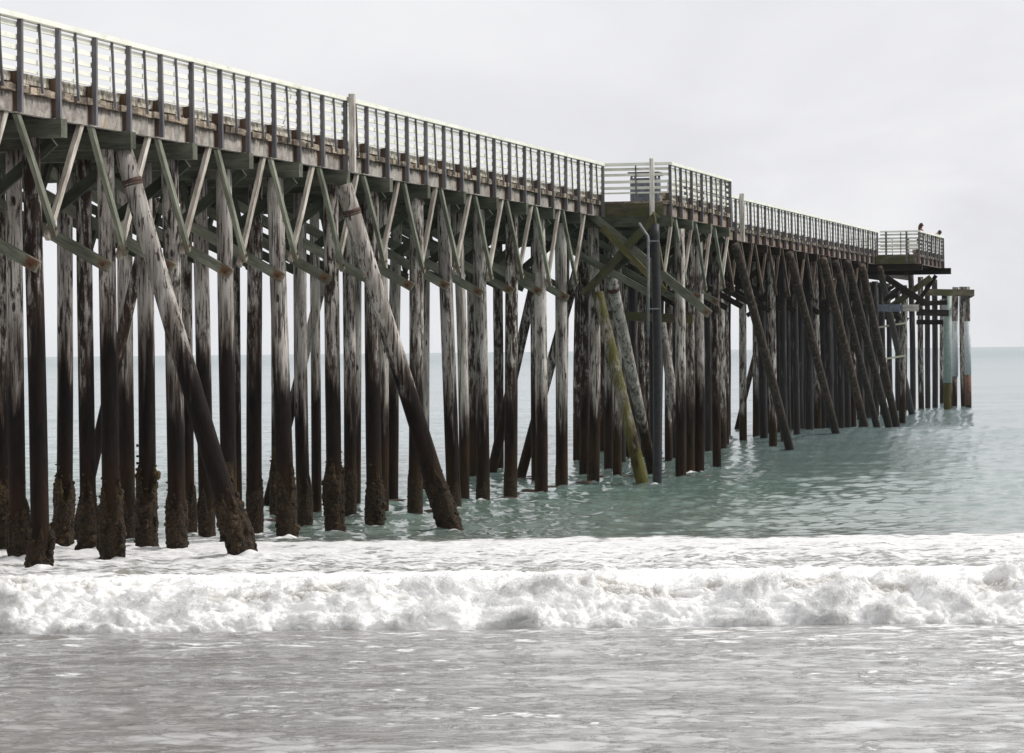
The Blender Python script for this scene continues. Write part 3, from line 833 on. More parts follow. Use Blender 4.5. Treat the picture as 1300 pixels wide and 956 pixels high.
# low landing: its own thing
land_c = on_water(1205, 518)
landing = empty('boat_landing', (land_c.x, land_c.y, 0)); tag(landing, 'low mossy timber landing frame on sleeved piles just beyond the far end of the pier', 'landing')
DL = 214.0
def lbeam(p, q, D0, D1, w, h, m, name='landing_beam'):
    return beam(name, at(*p, D0), at(*q, D1), w, h, m, landing, side=Vector((0, -1, 0)))
lbeam((1176, 371), (1236, 372), DL-7.4, DL-6.9, .3, .42, M['moss'])
lbeam((1168, 385.5), (1202, 384), DL-7.4, DL-7.2, .3, .30, DK)
lbeam((1164, 396.5), (1204, 397.5), DL-7.4, DL-7.2, .3, .40, DK)
lbeam((1164, 409), (1199, 409), DL-5.4, DL-5.2, .3, .30, DK)
beam('landing_beam', at(1232, 373, DL-7.0), at(1222, 377, DL+14), .3, .4, DK, landing, side=Vector((1, 0, 0)))
beam('landing_beam', at(1199, 373, DL-6.5), at(1199, 377, DL+12), .3, .4, DK, landing, side=Vector((1, 0, 0)))
M['sleeve_g'] = simple('pale_green_sleeve', (.25, .32, .29), (.33, .39, .36), 5, .5)
M['sleeve_w'] = simple('dirty_white_sleeve', (.40, .43, .44), (.52, .54, .55), 5, .5)
M['rustpile'] = simple('rust_stained_pile', (.085, .040, .026), (.17, .085, .055), 5, .8)
def sleeved(xb, yb, xt, yt, w, sl, y0, y1, mats, lab=None, moss=0., below=None, collar=False):
    base = on_water(xb, yb); top = at(xt, yt, base.y); r = w/2/F*base.y
    d = (top-base)/(top.z-base.z); b = base+d*(ROOT_Z-base.z)
    me = pile_mesh('landing_pile', b, top, r, r, 20, 20); me.materials.append(below or M['pile'])
    o = link('landing_pile', me, None, landing, b, None, True); o.color = (.16, .4, moss, 1)
    if lab: o['label'] = lab
    if sl:
        z0 = at(xb, y0, base.y).z; z1 = at(xb, y1, base.y).z
        p0 = base+d*(z0-base.z)-b; p1 = base+d*(z1-base.z)-b
        mb = MB(); mb.tube([p0, p1], r*1.12, 24); mb.build('sleeve', mats, o, b, True)
    if collar:
        p2 = base+d*(.1-base.z)-b
        mb = MB(); mb.tube([p2, p0], r*1.08, 24); mb.build('rusty_collar', M['rustpile'], o, b, True)
    return o
sleeved(1203, 522.7, 1203, 374, 9.5, True, 486, 374.5, M['sleeve_g'], 'landing pile in a pale green sleeve', .7)
sleeved(1211.5, 516, 1213, 364.5, 8, True, 478, 408, M['sleeve_w'], 'landing pile with a short white sleeve')
sleeved(1223.5, 516, 1221, 364, 6.5, False, 0, 0, None)
sleeved(1229.5, 516.8, 1227.5, 364, 7.5, True, 476, 408, M['sleeve_w'], 'outermost landing pile, rusty below its white sleeve', collar=True)
sleeved(1206.5, 518, 1207, 376, 6, False, 0, 0, None)
sleeved(1196, 512, 1196, 380, 6, False, 0, 0, None)

# fender pile with its rungs, standing free in front of the last rakers
base = on_water(1146, 537.5)
top = at(1148.5, 377, base.y)
d = (top-base)/(top.z-base.z); b = base+d*(ROOT_Z-base.z)
me = pile_mesh('fender_pile', b, top, 8.5/2/F*base.y, 9.2/2/F*base.y, 24, 22); me.materials.append(M['pile'])
fp = link('fender_pile', me, None, None, b, None, True); fp.color = (.2, .45, 0, 1)
tag(fp, 'free standing fender pile with two pale rungs in front of the last raking piles', 'piling')
for (p, q) in (((1113, 416), (1150, 410)), ((1119, 456.5), (1149, 451.5))):
    a = at(*p, base.y-.35); c = at(*q, base.y-.35)
    mb = MB(); mb.bar(a-b, c-b, .07, .10); mb.build('rung', M['rope'], fp, b)

# ------------------------------------------------------------------ things on the pier
# cabinet on the near lookout
cb = PP(PLA[0]+1.6, -.85, Z_DECK)
cab = empty('bait_cabinet', cb); tag(cab, 'low slatted grey cabinet with a brown lid behind the rails of the near lookout', 'cabinet')
def cbar(name, s0, s1, t0, t1, z0, z1, m, slats=0):
    mb = MB(); org = PP(s0, t0, z0)
    if slats:
        for k in range(slats):
            a = t0+(t1-t0)*k/slats; c = t0+(t1-t0)*(k+1)/slats
            mb.pbox(s0, s1, a+.008, c-.008, z0, z1, org=org)
        mb.pbox(s0+.02, s1-.02, t0+.02, t1-.02, z0+.02, z1-.02, org=org)
    else: mb.pbox(s0, s1, t0, t1, z0, z1, org=org)
    return mb.build(name, m, cab, org)
c0 = PLA[0]+1.5
cbar('body', c0, c0+.7, -1.35, -.48, Z_DECK+.06, Z_DECK+.80, M['steelgrey'], 9)
cbar('lid', c0-.05, c0+.75, -1.42, -.42, Z_DECK+.88, Z_DECK+.99, M['lid'])
for (s, t) in ((c0+.04, -1.3), (c0+.04, -.53), (c0+.66, -1.3), (c0+.66, -.53)):
    cbar('leg', s-.03, s+.03, t-.03, t+.03, Z_DECK+.002, Z_DECK+.88, M['lid'])
# pale stick leaning inside the rail
a = on_bent(379.5, 169, 17.0); q = on_bent(385.5, 116, 17.0)
a = PP(16.9, .32, Z_DECK+.24); q = PP(17.25, .19, Z_RAIL-.12)
mb = MB(); mb.tube([(0, 0, 0), (q-a)*.5+Vector((.02, 0, .0)), (q-a)], [.014, .013, .010], 8); mb.tube([(q-a), (q-a)+dA*-.25+Vector((0, 0, .05))], .012, 8)
st = mb.build('leaning_stick', M['rope'], None, a, True); tag(st, 'thin pale stick leaning against the inside of the white railing', 'stick')

# ---- two people at the far lookout
def skin_chain(name, joints, edges, radii, mat, parent=None, loc=(0, 0, 0), sub=2, root=0):
    me = bpy.data.meshes.new(name); me.from_pydata([tuple(j) for j in joints], edges, []); me.update()
    o = bpy.data.objects.new(name, me); COL.objects.link(o)
    md = o.modifiers.new('skin', 'SKIN'); md.use_smooth_shade = True
    for i, r in enumerate(radii):
        sv = me.skin_vertices[0].data[i]; sv.radius = (r if isinstance(r, tuple) else (r, r)); sv.use_root = (i == root)
    s2 = o.modifiers.new('sub', 'SUBSURF'); s2.levels = sub; s2.render_levels = sub
    me.materials.append(mat)
    o.parent = parent; o.location = Vector(loc)-(wpos(parent) if parent else Vector((0, 0, 0))); WORLD[o.name] = Vector(loc)
    return o
def ell(mb, c, r, n=16, m=10, mi=0):
    c = Vector(c); k = len(mb.v)
    for i in range(1, m):
        ph = math.pi*i/m
        for j in range(n):
            a = 2*math.pi*j/n
            mb.v.append((c.x+r[0]*math.sin(ph)*math.cos(a), c.y+r[1]*math.sin(ph)*math.sin(a), c.z+r[2]*math.cos(ph)))
    mb.v.append((c.x, c.y, c.z+r[2])); mb.v.append((c.x, c.y, c.z-r[2])); T = len(mb.v)-2; B = T+1
    for i in range(m-2):
        for j in range(n):
            mb.f.append((k+i*n+j, k+(i+1)*n+j, k+(i+1)*n+(j+1) % n, k+i*n+(j+1) % n)); mb.m.append(mi)
    for j in range(n):
        mb.f.append((T, k+j, k+(j+1) % n)); mb.m.append(mi)
        mb.f.append((B, k+(m-2)*n+(j+1) % n, k+(m-2)*n+j)); mb.m.append(mi)
def person(loc, face, lean, label, hairlong, topmat, headdown=0.):
    """face: unit vector the figure looks along; lean: forward lean of the trunk (radians)"""
    L = Vector((-face.y, face.x, 0)); Z = Vector((0, 0, 1))
    def p(f, l, z): return face*f+L*l+Z*z
    sl, cl = math.sin(lean), math.cos(lean)
    hip = .92
    sh = p(.48*sl, 0, hip+.48*cl); neck = p(.56*sl, 0, hip+.56*cl); head = neck+p(.14*math.sin(lean+headdown), 0, .15*math.cos(lean+headdown))
    J = [p(0, 0, hip), p(.25*sl, 0, hip+.25*cl), sh, neck, head]
    Rr = [(.16, .12), (.14, .10), (.17, .11), .055, .088]
    E = [(0, 1), (1, 2), (2, 3), (3, 4)]
    rail = p(.33, 0, 1.2)
    for sg in (-1, 1):
        k = len(J)
        J += [p(0, sg*.09, hip-.08), p(.02, sg*.10, .50), p(0, sg*.11, .09), p(.15, sg*.12, .04)]
        Rr += [.09, .06, .045, .04]; E += [(0, k), (k, k+1), (k+1, k+2), (k+2, k+3)]
        k = len(J)
        J += [sh+p(0, sg*.19, 0), sh+p(.14, sg*.25, -.22), p(.40, sg*.16, 1.23), p(.48, sg*.14, 1.24)]
        Rr += [.055, .045, .035, .035]; E += [(2, k), (k, k+1), (k+1, k+2), (k+2, k+3)]
    body = skin_chain('person', J, E, Rr, M['skin'], None, loc, 2)
    tag(body, label, 'person')
    # clothing: shirt and trousers grown a little larger
    shirt = skin_chain('shirt', [J[0], J[1], J[2], sh+p(0, .19, 0), sh+p(.10, .23, -.16), sh+p(0, -.19, 0), sh+p(.10, -.23, -.16)],
                       [(0, 1), (1, 2), (2, 3), (3, 4), (2, 5), (5, 6)], [(.18, .14), (.16, .13), (.185, .13), .075, .06, .075, .06], topmat, body, loc)
    tr = skin_chain('trousers', [J[0]-Z*.02, p(0, .09, hip-.08), p(.02, .10, .50), p(0, .11, .10), p(0, -.09, hip-.08), p(.02, -.10, .50), p(0, -.11, .10)],
                    [(0, 1), (1, 2), (2, 3), (0, 4), (4, 5), (5, 6)], [(.17, .135), .10, .075, .06, .10, .075, .06], M['denim'], body, loc)
    mb = MB(); hd = (head-neck).normalized()
    c = head-face*.018*math.cos(headdown+lean)+hd*.03
    ell(mb, c, (.105, .105, .115))
    if hairlong: ell(mb, head-face*.07-Z*.13, (.11, .11, .22))
    mb.build('hair', M['hair'], body, loc, True)
    mb = MB(); fd = (face*math.cos(lean+headdown)-Z*math.sin(lean+headdown)).normalized()
    ell(mb, head+fd*.10, (.02, .02, .03)); 
    mb.build('nose', M['skin'], body, loc, True)
    mb = MB()
    for sg in (-1, 1): ell(mb, head+fd*.083+L*sg*.032+hd*.02, (.013, .013, .009))
    mb.build('eyes', M['hair'], body, loc, True)
    for sg in (-1, 1):
        mb = MB(); hc = p(.50, sg*.14, 1.24)
        for fi in range(4): mb.tube([hc+L*(fi-1.5)*.02, hc+face*.05+L*(fi-1.5)*.021-Z*.005, hc+face*.085+L*(fi-1.5)*.021-Z*.03], [.010, .009, .007], 6)
        mb.tube([hc-L*sg*.03, hc-L*sg*.05+face*.04-Z*.01], [.011, .008], 6)
        mb.build('fingers', M['skin'], body, loc, True)
    return body
Db = 174.0
person(PP(PLB[0]+5.4, TF+.62, Z_DECK), -nB, .10, 'person with long dark hair in a maroon top standing at the far lookout rail', True, M['maroon'])
person(PP(PLB[0]+8.2, TF+.50, Z_DECK), (-nB+dB*.2).normalized(), .85, 'person in a pale grey shirt bending forward over the far lookout rail', False, M['grey_cloth'], .3)

# ------------------------------------------------------------------ ground: beach and sea bed in one sheet
def sheet(name, xs, ys, zf, mat, kind='structure', smooth=True):
    X, Y = np.meshgrid(xs, ys); Zz = zf(X, Y)
    return grid_obj(name, X, Y, Zz, mat, kind, smooth)
def grid_obj(name, X, Y, Zz, mat, kind='structure', smooth=True, attrs=None):
    h, w = X.shape
    me = bpy.data.meshes.new(name)
    V = np.stack([X, Y, Zz], -1).astype(np.float32).reshape(-1)
    idx = np.arange(h*w).reshape(h, w)
    q = np.stack([idx[:-1, :-1], idx[:-1, 1:], idx[1:, 1:], idx[1:, :-1]], -1).reshape(-1, 4)
    me.vertices.add(h*w); me.vertices.foreach_set('co', V)
    me.loops.add(q.size); me.loops.foreach_set('vertex_index', q.reshape(-1).astype(np.int32))
    me.polygons.add(len(q)); me.polygons.foreach_set('loop_start', (np.arange(len(q))*4).astype(np.int32))
    try: me.polygons.foreach_set('loop_total', np.full(len(q), 4, np.int32))
    except Exception: pass
    me.update(calc_edges=True)
    if smooth: me.polygons.foreach_set('use_smooth', np.ones(len(q), bool))
    for k, a in (attrs or {}).items():
        at_ = me.attributes.new(k, 'FLOAT', 'POINT'); at_.data.foreach_set('value', a.astype(np.float32).reshape(-1))
    me.materials.append(mat)
    o = bpy.data.objects.new(name, me); COL.objects.link(o)
    if kind: o['kind'] = kind
    return o
M['sand'] = simple('wet_sand', (.16, .145, .125), (.22, .20, .175), 3, .55, coord='World', bump=.2)
xs = np.concatenate([np.linspace(-6000, -120, 12), np.linspace(-100, 100, 60), np.linspace(120, 6000, 12)])
ys = np.concatenate([np.linspace(-200, -40, 6), np.linspace(-35, 120, 80), np.array([160, 250, 500, 1500, 4000, 12000])])
def sandz(X, Y):
    b = np.interp(Y, [-200, -30, 0, 20, 27, 50, 100, 300, 12000], [5.5, 3.2, 1.6, .25, -.12, -.45, -1.25, -3., -5.])
    return b+.04*noise(X*.15, Y*.15)
o = sheet('beach', xs, ys, sandz, M['sand']); o['label'] = 'wet sand beach and sea bed'; o['category'] = 'beach'

# ------------------------------------------------------------------ sea
def sea_mat():
    m, nt, b, out = newmat('sea_water'); g = G(nt)
    v = g.pos(); y = g.sep(v)[1]
    at_ = g.n('ShaderNodeAttribute', attribute_name='foam').outputs['Fac']
    # water body colour with depth: sandy wash, green inshore, grey teal offshore
    cr = g.n('ShaderNodeValToRGB'); g.put(cr.inputs[0], g.math('DIVIDE', g.math('SUBTRACT', y, 20.), 300.))
    e = cr.color_ramp.elements
    stops = [(0., (.205, .195, .178)), (.095, (.225, .22, .21)), (.11, (.42, .385, .335)), (.155, (.36, .34, .30)), (.172, (.17, .21, .18)), (.25, (.13, .20, .172)), (.45, (.17, .235, .235)), (1., (.14, .205, .22))]
    e[0].position = 0; e[0].color = (*stops[0][1], 1); e[1].position = 1; e[1].color = (*stops[-1][1], 1)
    for p_, c_ in stops[1:-1]:
        q = e.new(p_); q.color = (*c_, 1)
    c = cr.outputs[0]
    sw = g.noise(g.scale(v, (.03, .012, 1)), 1.0, 3, .5)
    c = g.mix(g.math('MULTIPLY', g.ramp(sw, .45, .65), .45), c, (.17, .23, .215))
    # foam lace
    f1 = g.noise(g.scale(v, (.55, 1.0, 1)), 2.6, 8, .72, .8); f2 = g.noise(g.scale(v, (.5, 1.2, 1)), 9, 5, .65, .5)
    cell = g.vor(g.scale(v, (.6, 1.2, 1)), 3.6)
    f = g.math('ADD', g.math('MULTIPLY', f1, .72), g.math('MULTIPLY', f2, .28))
    f = g.math('ADD', f, g.math('MULTIPLY', g.math('SUBTRACT', cell, .4), .14))
    thr = g.math('SUBTRACT', .84, g.math('MULTIPLY', at_, .50))
    fm = g.ramp(f, g.math('SUBTRACT', thr, .05), g.math('ADD', thr, .07))
    foamc = g.mix(g.ramp(f2, .3, .7), (.66, .655, .64), (.84, .84, .84))
    film = g.noise(g.scale(v, (.30, .62, 1)), 1.5, 8, .70, 1.0)
    fz_ = g.math('MULTIPLY', g.math('SUBTRACT', 1., g.ramp(y, 48.5, 50.5)), g.math('ADD', .5, g.ramp(g.sep(v)[0], -5., 7.)))
    c = g.mix(g.math('MULTIPLY', g.math('MULTIPLY', g.ramp(film, .40, .66), fz_), .62), c, (.68, .68, .675))
    c2 = g.mix(fm, c, foamc)
    g.put(b.inputs['Base Color'], c2)
    far = g.ramp(y, 80., 1500.)
    rough = g.math('ADD', g.math('ADD', .08, g.math('MULTIPLY', g.ramp(y, 66., 84.), .03)), g.math('MULTIPLY', far, .12))
    g.put(b.inputs['Roughness'], g.math('ADD', rough, g.math('MULTIPLY', fm, .6)))
    b.inputs['IOR'].default_value = 1.33
    bn1 = g.noise(g.scale(v, (.6, 1, 1)), 6.5, 4, .6, .6); bn2 = g.noise(g.scale(v, (.5, 1.0, 1)), 1.1, 5, .6, .3)
    bf = g.math('MULTIPLY', f1, g.math('MULTIPLY', fm, .5))
    bfar = g.math('MULTIPLY', bn2, g.math('MULTIPLY', g.ramp(y, 70., 220.), 1.0))
    hh = g.math('ADD', g.math('ADD', g.math('MULTIPLY', bn1, g.math('SUBTRACT', .085, g.math('MULTIPLY', g.ramp(y, 46., 74.), .03))), bf), g.math('MULTIPLY', bfar, .55))
    g.put(b.inputs['Normal'], g.bump(hh, 1., .13))
    return m
M['sea'] = sea_mat()
Ys = [20.0]
while Ys[-1] < 9000:
    y = Ys[-1]; Ys.append(y+(max(.055, y*y/17400*.55) if y > 28 else .25))
Ys = np.array(Ys)
a_in = np.linspace(-.26, .26, 900)
a_out = np.array([.29, .33, .38, .46, .6, .8, 1.1, 1.6])
As = np.concatenate([-a_out[::-1], a_in, a_out])
A2, Y2 = np.meshgrid(As, Ys); X2 = np.clip(A2*(Y2+2), -5900, 5900)
dY = np.gradient(Ys)[:, None]; dX = (np.gradient(As)[None, :]*(Y2+2))
Zs = np.interp(Y2+.9*noise(X2*.11, Y2*0+3.3)*0, SWX, SWZ)
open_w = np.interp(Y2, [0, 60, 70, 78, 1e5], [0, .15, .5, 1, 1])
gust = .75+.5*noise(X2*.03, Y2*.02, 7.)
for k in range(100):
    short = k < 70
    lam = .42*(1.7/.42)**rng.random() if short else 1.7*(9./1.7)**rng.random()
    th = rng.uniform(-1.5, 1.5) if short else rng.normal(0, .6)
    kk = 2*math.pi/lam; kx, ky = kk*math.sin(th), -kk*math.cos(th); ph = rng.uniform(0, 6.28)
    amp = (.030 if short else .012)/kk
    fade = np.clip((lam/np.maximum(np.abs(math.cos(th))*dY, 1e-3)-1.9)/1.2, 0, 1)*np.clip((lam/np.maximum(abs(math.sin(th))*np.abs(dX), 1e-3)-1.9)/1.2, 0, 1)
    arg = kx*X2+ky*Y2+ph+.9*noise(X2*.3/lam, Y2*.3/lam, k*3.1)
    Zs = Zs+amp*fade*open_w*(gust*(.35 if False else 1))*(np.sin(arg)+.35*np.cos(2*arg))
# long low swells offshore
for (Yc, hgt, wd) in ((88, .06, 4), (133, .10, 6), (205, .18, 9), (330, .25, 14), (560, .40, 22), (900, .5, 40)):
    Zs += hgt*np.exp(-((Y2-Yc-.02*X2-6*noise(X2*.01, Y2*0+Yc))/wd)**2)
Zs += .5*np.exp(-((Y2-147)/7)**2)*np.clip((X2-9.)/4, 0, 1)*np.clip((46-X2)/20, 0, 1)
# thin wash ripples
washw = np.interp(Y2, [0, 26, 48, 50, 51, 1e5], [.9, 1, 1, .3, 0, 0])
for k in range(22):
    lam = .16*(1.3/.16)**rng.random(); th = rng.normal(0, .55); kk = 2*math.pi/lam
    arg = kk*(math.sin(th)*X2*.7-math.cos(th)*Y2)+rng.uniform(0, 6)+1.5*noise(X2*.4/lam, Y2*.7/lam, k)
    fade = np.clip((lam/dY-2.2)/2., 0, 1)
    Zs += washw*.0062*lam**.75*fade*np.sin(arg)*(.8+.8*noise(X2*.35, Y2*.8, 3.))
# lumpy foam water behind the breaker
fz = np.interp(Y2, [50.5, 52, 60, 66, 70, 72], [0, 1, .9, .7, .3, 0])
Zs += fz*(.10*noise(X2*.7, Y2*.9, 1.)+.060*noise(X2*1.9, Y2*2.6, 2.)+.028*noise(X2*5, Y2*7, 3.)+.010*noise(X2*13, Y2*17, 4.))
Zs = Zs-np.interp(Y2, [49.2, 49.9, 51.6, 54.5, 57], [0, .16, .16, .05, 0])
edge_n = noise(X2*.12, X2*0+9.)*1.3+noise(X2*.5, Y2*.2)*2.2+noise(X2*1.6, Y2*.7)*1.2
foam = np.interp(Y2+edge_n, [20, 30, 40, 46, 49.5, 50.5, 52, 56, 60, 67.0, 68.8, 70.0, 74, 80, 1e5], [.42, .46, .49, .53, .66, .92, .76, .72, .80, .93, .84, .40, .30, .16, .08])
foam += np.where(Y2 < 50, .16*noise(X2*.18, Y2*.25, 5.)+np.clip(X2*.012, -.06, .1), 0)
leftw = np.clip((-2-X2)/4, 0, 1)*np.interp(Y2, [66, 70, 78, 84], [0, .25, .16, 0]); foam += leftw
rw = np.searchsorted(Ys, [50, 128])
for (fx, fy, fr) in FEET:
    if not 50 < fy < 125 or abs(fx) > .3*fy: continue
    r0_, r1_ = np.searchsorted(Ys, [fy-2.2, fy+1.6]); xs_ = X2[r0_:r1_]; 
    dd = np.sqrt(((xs_-fx)/1.0)**2+((Y2[r0_:r1_]-(fy-.25))/1.7)**2)
    k_ = np.exp(-(dd/(fr*2.6))**2); nz_ = noise(xs_*5, Y2[r0_:r1_]*4, fx)
    foam[r0_:r1_] += k_*(.34+.3*nz_); Zs[r0_:r1_] += k_*(.035+.07*nz_)
foam = np.clip(foam, 0, 1)
sea = grid_obj('sea', X2, Y2, Zs, M['sea'], attrs={'foam': foam}); sea['label'] = 'green grey sea with choppy ripples'; sea['category'] = 'sea'

# ------------------------------------------------------------------ the breaking wave
def foam_mat():
    m, nt, b, out = newmat('breaker_foam'); g = G(nt)
    v = g.pos(); z = g.sep(v)[2]
    at_ = g.n('ShaderNodeAttribute', attribute_name='turbid').outputs['Fac']
    n2 = g.noise(v, 22, 5, .7); n3 = g.noise(v, 70, 3, .7)
    c = g.mix(g.ramp(n2, .3, .7), (.84, .84, .825), (.94, .94, .935))
    c = g.mix(g.math('MULTIPLY', g.ramp(g.math('ADD', at_, g.math('MULTIPLY', g.math('SUBTRACT', n2, .5), .9)), .36, .80), .60), c, (.44, .41, .36))
    g.put(b.inputs['Base Color'], c); b.inputs['Roughness'].default_value = .75
    b.inputs['Specular IOR Level'].default_value = .25
    b.inputs['Subsurface Weight'].default_value = .85; b.inputs['Subsurface Radius'].default_value = (.13, .13, .12); b.inputs['Subsurface Scale'].default_value = 1.
    g.put(b.inputs['Normal'], g.bump(g.math('ADD', n2, g.math('MULTIPLY', n3, .6)), .8, .02))
    return m
M['foam'] = foam_mat()
bx = np.concatenate([np.arange(-40, -11, .25), np.arange(-11, 11, .024), np.arange(11, 40, .25)])
pu = [0, .10, .22, .38, .52, .66, .82, 1.0]
PY = [49.45, 49.55, 49.95, 50.5, 51.15, 52.4, 54.2, 57.0]; PZ = [-.08, .06, .30, .47, .56, .54, .48, .36]
U = np.linspace(0, 1, 230)
Ug = np.where(U < .5, U, U)
XX, UU = np.meshgrid(bx, Ug)
shift = .35*noise(XX*.22, XX*0+1.)+.18*noise(XX*.9, XX*0+2.)
YY = np.interp(UU, pu, PY)+shift*np.interp(UU, [0, .7, 1], [1, .5, 0])
ZB = np.interp(UU, pu, PZ)
hm = 1+.60*noise(XX*.28, XX*0+4.)+.22*noise(XX*1.1, UU*2+6.)
ZB = np.where(UU < .75, ZB*np.interp(UU, [0, .45, .75], [1, 1, 1])*(1+(hm-1)*np.interp(UU, [0, .2, .5, .75], [.3, 1, 1, 0])), ZB)
act = np.interp(UU, [0, .05, .12, .45, .65, .85, 1], [.2, .8, 1, 1, .55, .3, 0])
def bill(x, y, z): return np.abs(noise(x, y, z))*2.2
PXn, PYn, PZn = XX, YY, ZB*1.2
sx = XX+.25*noise(XX*1.5, YY*1.5, 3.)
d1 = bill(sx*1.1, PYn*1.2, PZn*1.3)-.35; d2 = bill(sx*2.9+3, PYn*2.9, PZn*2.9)-.4; d3 = bill(sx*7.5, PYn*7.5+4, PZn*7.5)-.4; d4 = noise(sx*19, PYn*19, PZn*19); d5 = noise(sx*38, PYn*38, PZn*38)
disp = act*(.13*d1+.085*d2+.050*d3+.020*d4+.014*d5)
splash = np.clip(noise(XX*2.1, UU*5+2, 8.)-.25, 0, 1)*np.interp(UU, [.1, .3, .55, .7], [0, 1, 1, 0])*.16
ny = np.interp(UU, [0, .15, .45, .6, 1], [-.9, -.85, -.6, -.15, 0]); nz = np.interp(UU, [0, .15, .45, .6, 1], [.3, .5, .8, 1, 1])
YY2 = YY+ny*disp-.10*splash; ZB2 = ZB+nz*disp+splash*(.5+.8*np.abs(d4))
XX2 = XX+.03*act*noise(XX*9, YY*9, ZB*9+5)
turb = np.clip(.56+1.0*noise(XX*.42, UU*4.2+1, 2.)+.5*noise(XX*1.3, UU*9, 5.), 0, 1)*np.interp(UU, [0, .02, .06, .25, .38, .58, .75, 1], [.9, .25, .05, .22, .85, .9, .5, .2])
turb *= np.clip(1.0-disp*5, .2, 1.3)
brk = grid_obj('breaking_wave', XX2, YY2, ZB2, M['foam'], kind='structure', attrs={'turbid': turb})
brk['label'] = 'low white breaking wave running along the shore'; brk['category'] = 'wave'
# flying spray: small drops and shreds thrown up by the breaker
oct_f = np.array([(0, 2, 4), (2, 1, 4), (1, 3, 4), (3, 0, 4), (2, 0, 5), (1, 2, 5), (3, 1, 5), (0, 3, 5)])
wgt = np.where((UU > .03) & (UU < .60) & (np.abs(XX) < 10.9), np.clip(disp*6, .1, 1.5)*np.interp(UU, [.03, .1, .3, .5, .6], [.5, 1, 1.3, 1.2, .1]), 0).ravel()
pick = rng.choice(len(wgt), 130000, p=wgt/wgt.sum()); nq = len(pick)
rr_ = rng.uniform(.002, .0065, nq)*np.where(rng.random(nq) < .04, 1.8, 1.)
cc_ = np.stack([XX2.ravel()[pick]+rng.normal(0, .02, nq), YY2.ravel()[pick]-np.abs(rng.normal(0, .03, nq)), ZB2.ravel()[pick]+np.abs(rng.normal(0, .026, nq))*np.where(rng.random(nq) < .12, 2.8, 1.)], -1)
dr_ = rng.normal(0, 1, (nq, 3)); dr_[:, 2] += .5; dr_ /= np.linalg.norm(dr_, axis=1)[:, None]
e1 = np.cross(dr_, rng.normal(0, 1, (nq, 3))); e1 /= np.linalg.norm(e1, axis=1)[:, None]; e2 = np.cross(dr_, e1)
LL = (rr_*rng.uniform(1., 3.2, nq))[:, None]; r_ = rr_[:, None]
Vd = np.stack([cc_+e1*r_, cc_-e1*r_, cc_+e2*r_, cc_-e2*r_, cc_+dr_*LL, cc_-dr_*LL], 1).reshape(-1, 3)
Fd = (oct_f[None]+(np.arange(nq)*6)[:, None, None]).reshape(-1)
me = bpy.data.meshes.new('spray'); me.vertices.add(len(Vd)); me.vertices.foreach_set('co', Vd.astype(np.float32).ravel())
me.loops.add(len(Fd)); me.loops.foreach_set('vertex_index', Fd.astype(np.int32)); me.polygons.add(len(Fd)//3); me.polygons.foreach_set('loop_start', (np.arange(len(Fd)//3)*3).astype(np.int32))
me.update(calc_edges=True); me.materials.append(M['foam'])
sp = bpy.data.objects.new('spray', me); COL.objects.link(sp)
sp['kind'] = 'stuff'; sp['label'] = 'white spray flying off the breaking wave'; sp['category'] = 'spray'
# kelp scraps floating round the pile feet
mb = MB()
for (x, y) in ((470, 661), (553, 650), (500, 636), (590, 641), (598, 603), (642, 633), (650, 628), (676, 624), (705, 618), (745, 613), (765, 606), (800, 606), (870, 606), (905, 606), (412, 642), (350, 662), (516, 625), (668, 607), (1010, 566), (1052, 551)):
    for _ in range(5):
        c = on_water(x+random.uniform(-9, 9), y+random.uniform(-1, 1.5)); c.z += .015
        a = random.uniform(-.5, .5); pts = [c+Vector((math.cos(a)*u*.12+random.gauss(0, .02), math.sin(a)*u*.12+random.gauss(0, .03), random.uniform(0, .03))) for u in range(-2, 3)]
        mb.tube(pts, [.008, .022, .028, .02, .006], 6)
kp = mb.build('floating_kelp', M['kelp'], None, (0, 0, 0), True); kp['kind'] = 'stuff'; kp['label'] = 'reddish brown kelp scraps floating between the pile feet'; kp['category'] = 'kelp'

# ------------------------------------------------------------------ air
hz = MB(); hz.frame_box((0, 5950, 21), Vector((6100, 0, 0)), Vector((0, 6160, 0)), Vector((0, 0, 29)))
mh = bpy.data.materials.new('sea_haze'); mh.use_nodes = True; mh.node_tree.nodes.clear(); g = G(mh.node_tree)
pv = g.n('ShaderNodeVolumePrincipled'); pv.inputs['Color'].default_value = (.94, .95, .97, 1); pv.inputs['Density'].default_value = HAZE_D; pv.inputs['Anisotropy'].default_value = .2
ho = g.n('ShaderNodeOutputMaterial'); mh.node_tree.links.new(pv.outputs[0], ho.inputs['Volume'])
hzo = hz.build('haze', mh, None, (0, 0, 0)); hzo['kind'] = 'stuff'; hzo['label'] = 'thin pale sea haze over the water'; hzo['category'] = 'haze'
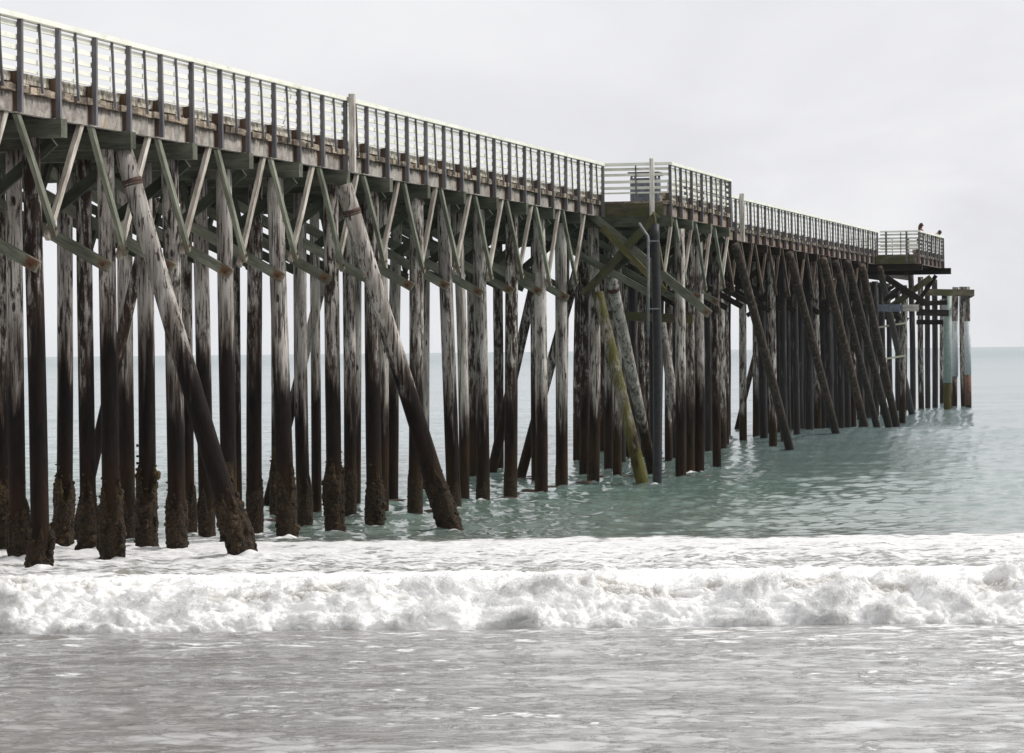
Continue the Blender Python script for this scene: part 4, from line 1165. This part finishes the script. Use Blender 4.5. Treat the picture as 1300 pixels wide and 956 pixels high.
# ------------------------------------------------------------------ sky and sun
SUN_EL = R(42); SUN_AZ = math.atan2(.985, .16)        # from the right and a little ahead
wd = bpy.data.worlds.new('World'); SC.world = wd; wd.use_nodes = True
nt = wd.node_tree; nt.nodes.clear(); g = G(nt)
sky = g.n('ShaderNodeTexSky', sky_type='NISHITA'); sky.sun_disc = False; sky.sun_elevation = SUN_EL; sky.sun_rotation = SUN_AZ
sky.dust_density = 6; sky.air_density = 1.5; sky.altitude = 0
hs = g.n('ShaderNodeHueSaturation'); hs.inputs['Saturation'].default_value = .12; hs.inputs['Value'].default_value = .6
nt.links.new(sky.outputs[0], hs.inputs['Color'])
gv = g.coord('Generated')
cn = g.noise(g.scale(gv, (1, 1, 2.2)), 7.5, 5, .55, .5)
cloud = g.mix(g.ramp(cn, .30, .70), (8.2, 8.2, 8.6), (10.0, 10.0, 10.25))
xyz = g.sep(gv)
left = g.ramp(g.math('SUBTRACT', g.math('MULTIPLY', xyz[2], 1.2), xyz[0]), -.18, .25)
cloud = g.mix(g.math('MULTIPLY', left, .55), cloud, (10.0, 10.05, 10.3))
skyc = g.mix(.88, hs.outputs[0], cloud)
bg = g.n('ShaderNodeBackground'); bg.inputs['Strength'].default_value = .1
nt.links.new(skyc, bg.inputs['Color']); wo = g.n('ShaderNodeOutputWorld'); nt.links.new(bg.outputs[0], wo.inputs[0])
sl = bpy.data.lights.new('sun', 'SUN'); sl.energy = 3.0; sl.angle = R(10); sl.color = (1, .965, .92)
so = bpy.data.objects.new('sun', sl); COL.objects.link(so)
sd = Vector((math.sin(SUN_AZ)*math.cos(SUN_EL), math.cos(SUN_AZ)*math.cos(SUN_EL), math.sin(SUN_EL)))
so.rotation_euler = (-sd).to_track_quat('-Z', 'Y').to_euler(); so.location = (30, 20, 40)

# ------------------------------------------------------------------ camera
cam = bpy.data.cameras.new('camera'); co = bpy.data.objects.new('camera', cam); COL.objects.link(co)
cam.sensor_width = 36; cam.lens = 36*F/1300; cam.clip_end = 20000; cam.clip_start = .5
cam.shift_x = 0; cam.shift_y = -(478-CY)/1300
co.location = (0, 0, HC); co.rotation_euler = (R(90), ROLL, 0)
SC.camera = co
vs = SC.view_settings; vs.view_transform = 'Standard'; vs.look = 'None'; vs.exposure = 0; vs.gamma = 1; vs.use_curve_mapping = False
SC.cycles.max_bounces = 6; SC.cycles.diffuse_bounces = 3; SC.cycles.glossy_bounces = 3
SC.cycles.use_denoising = True; SC.cycles.volume_bounces = 1
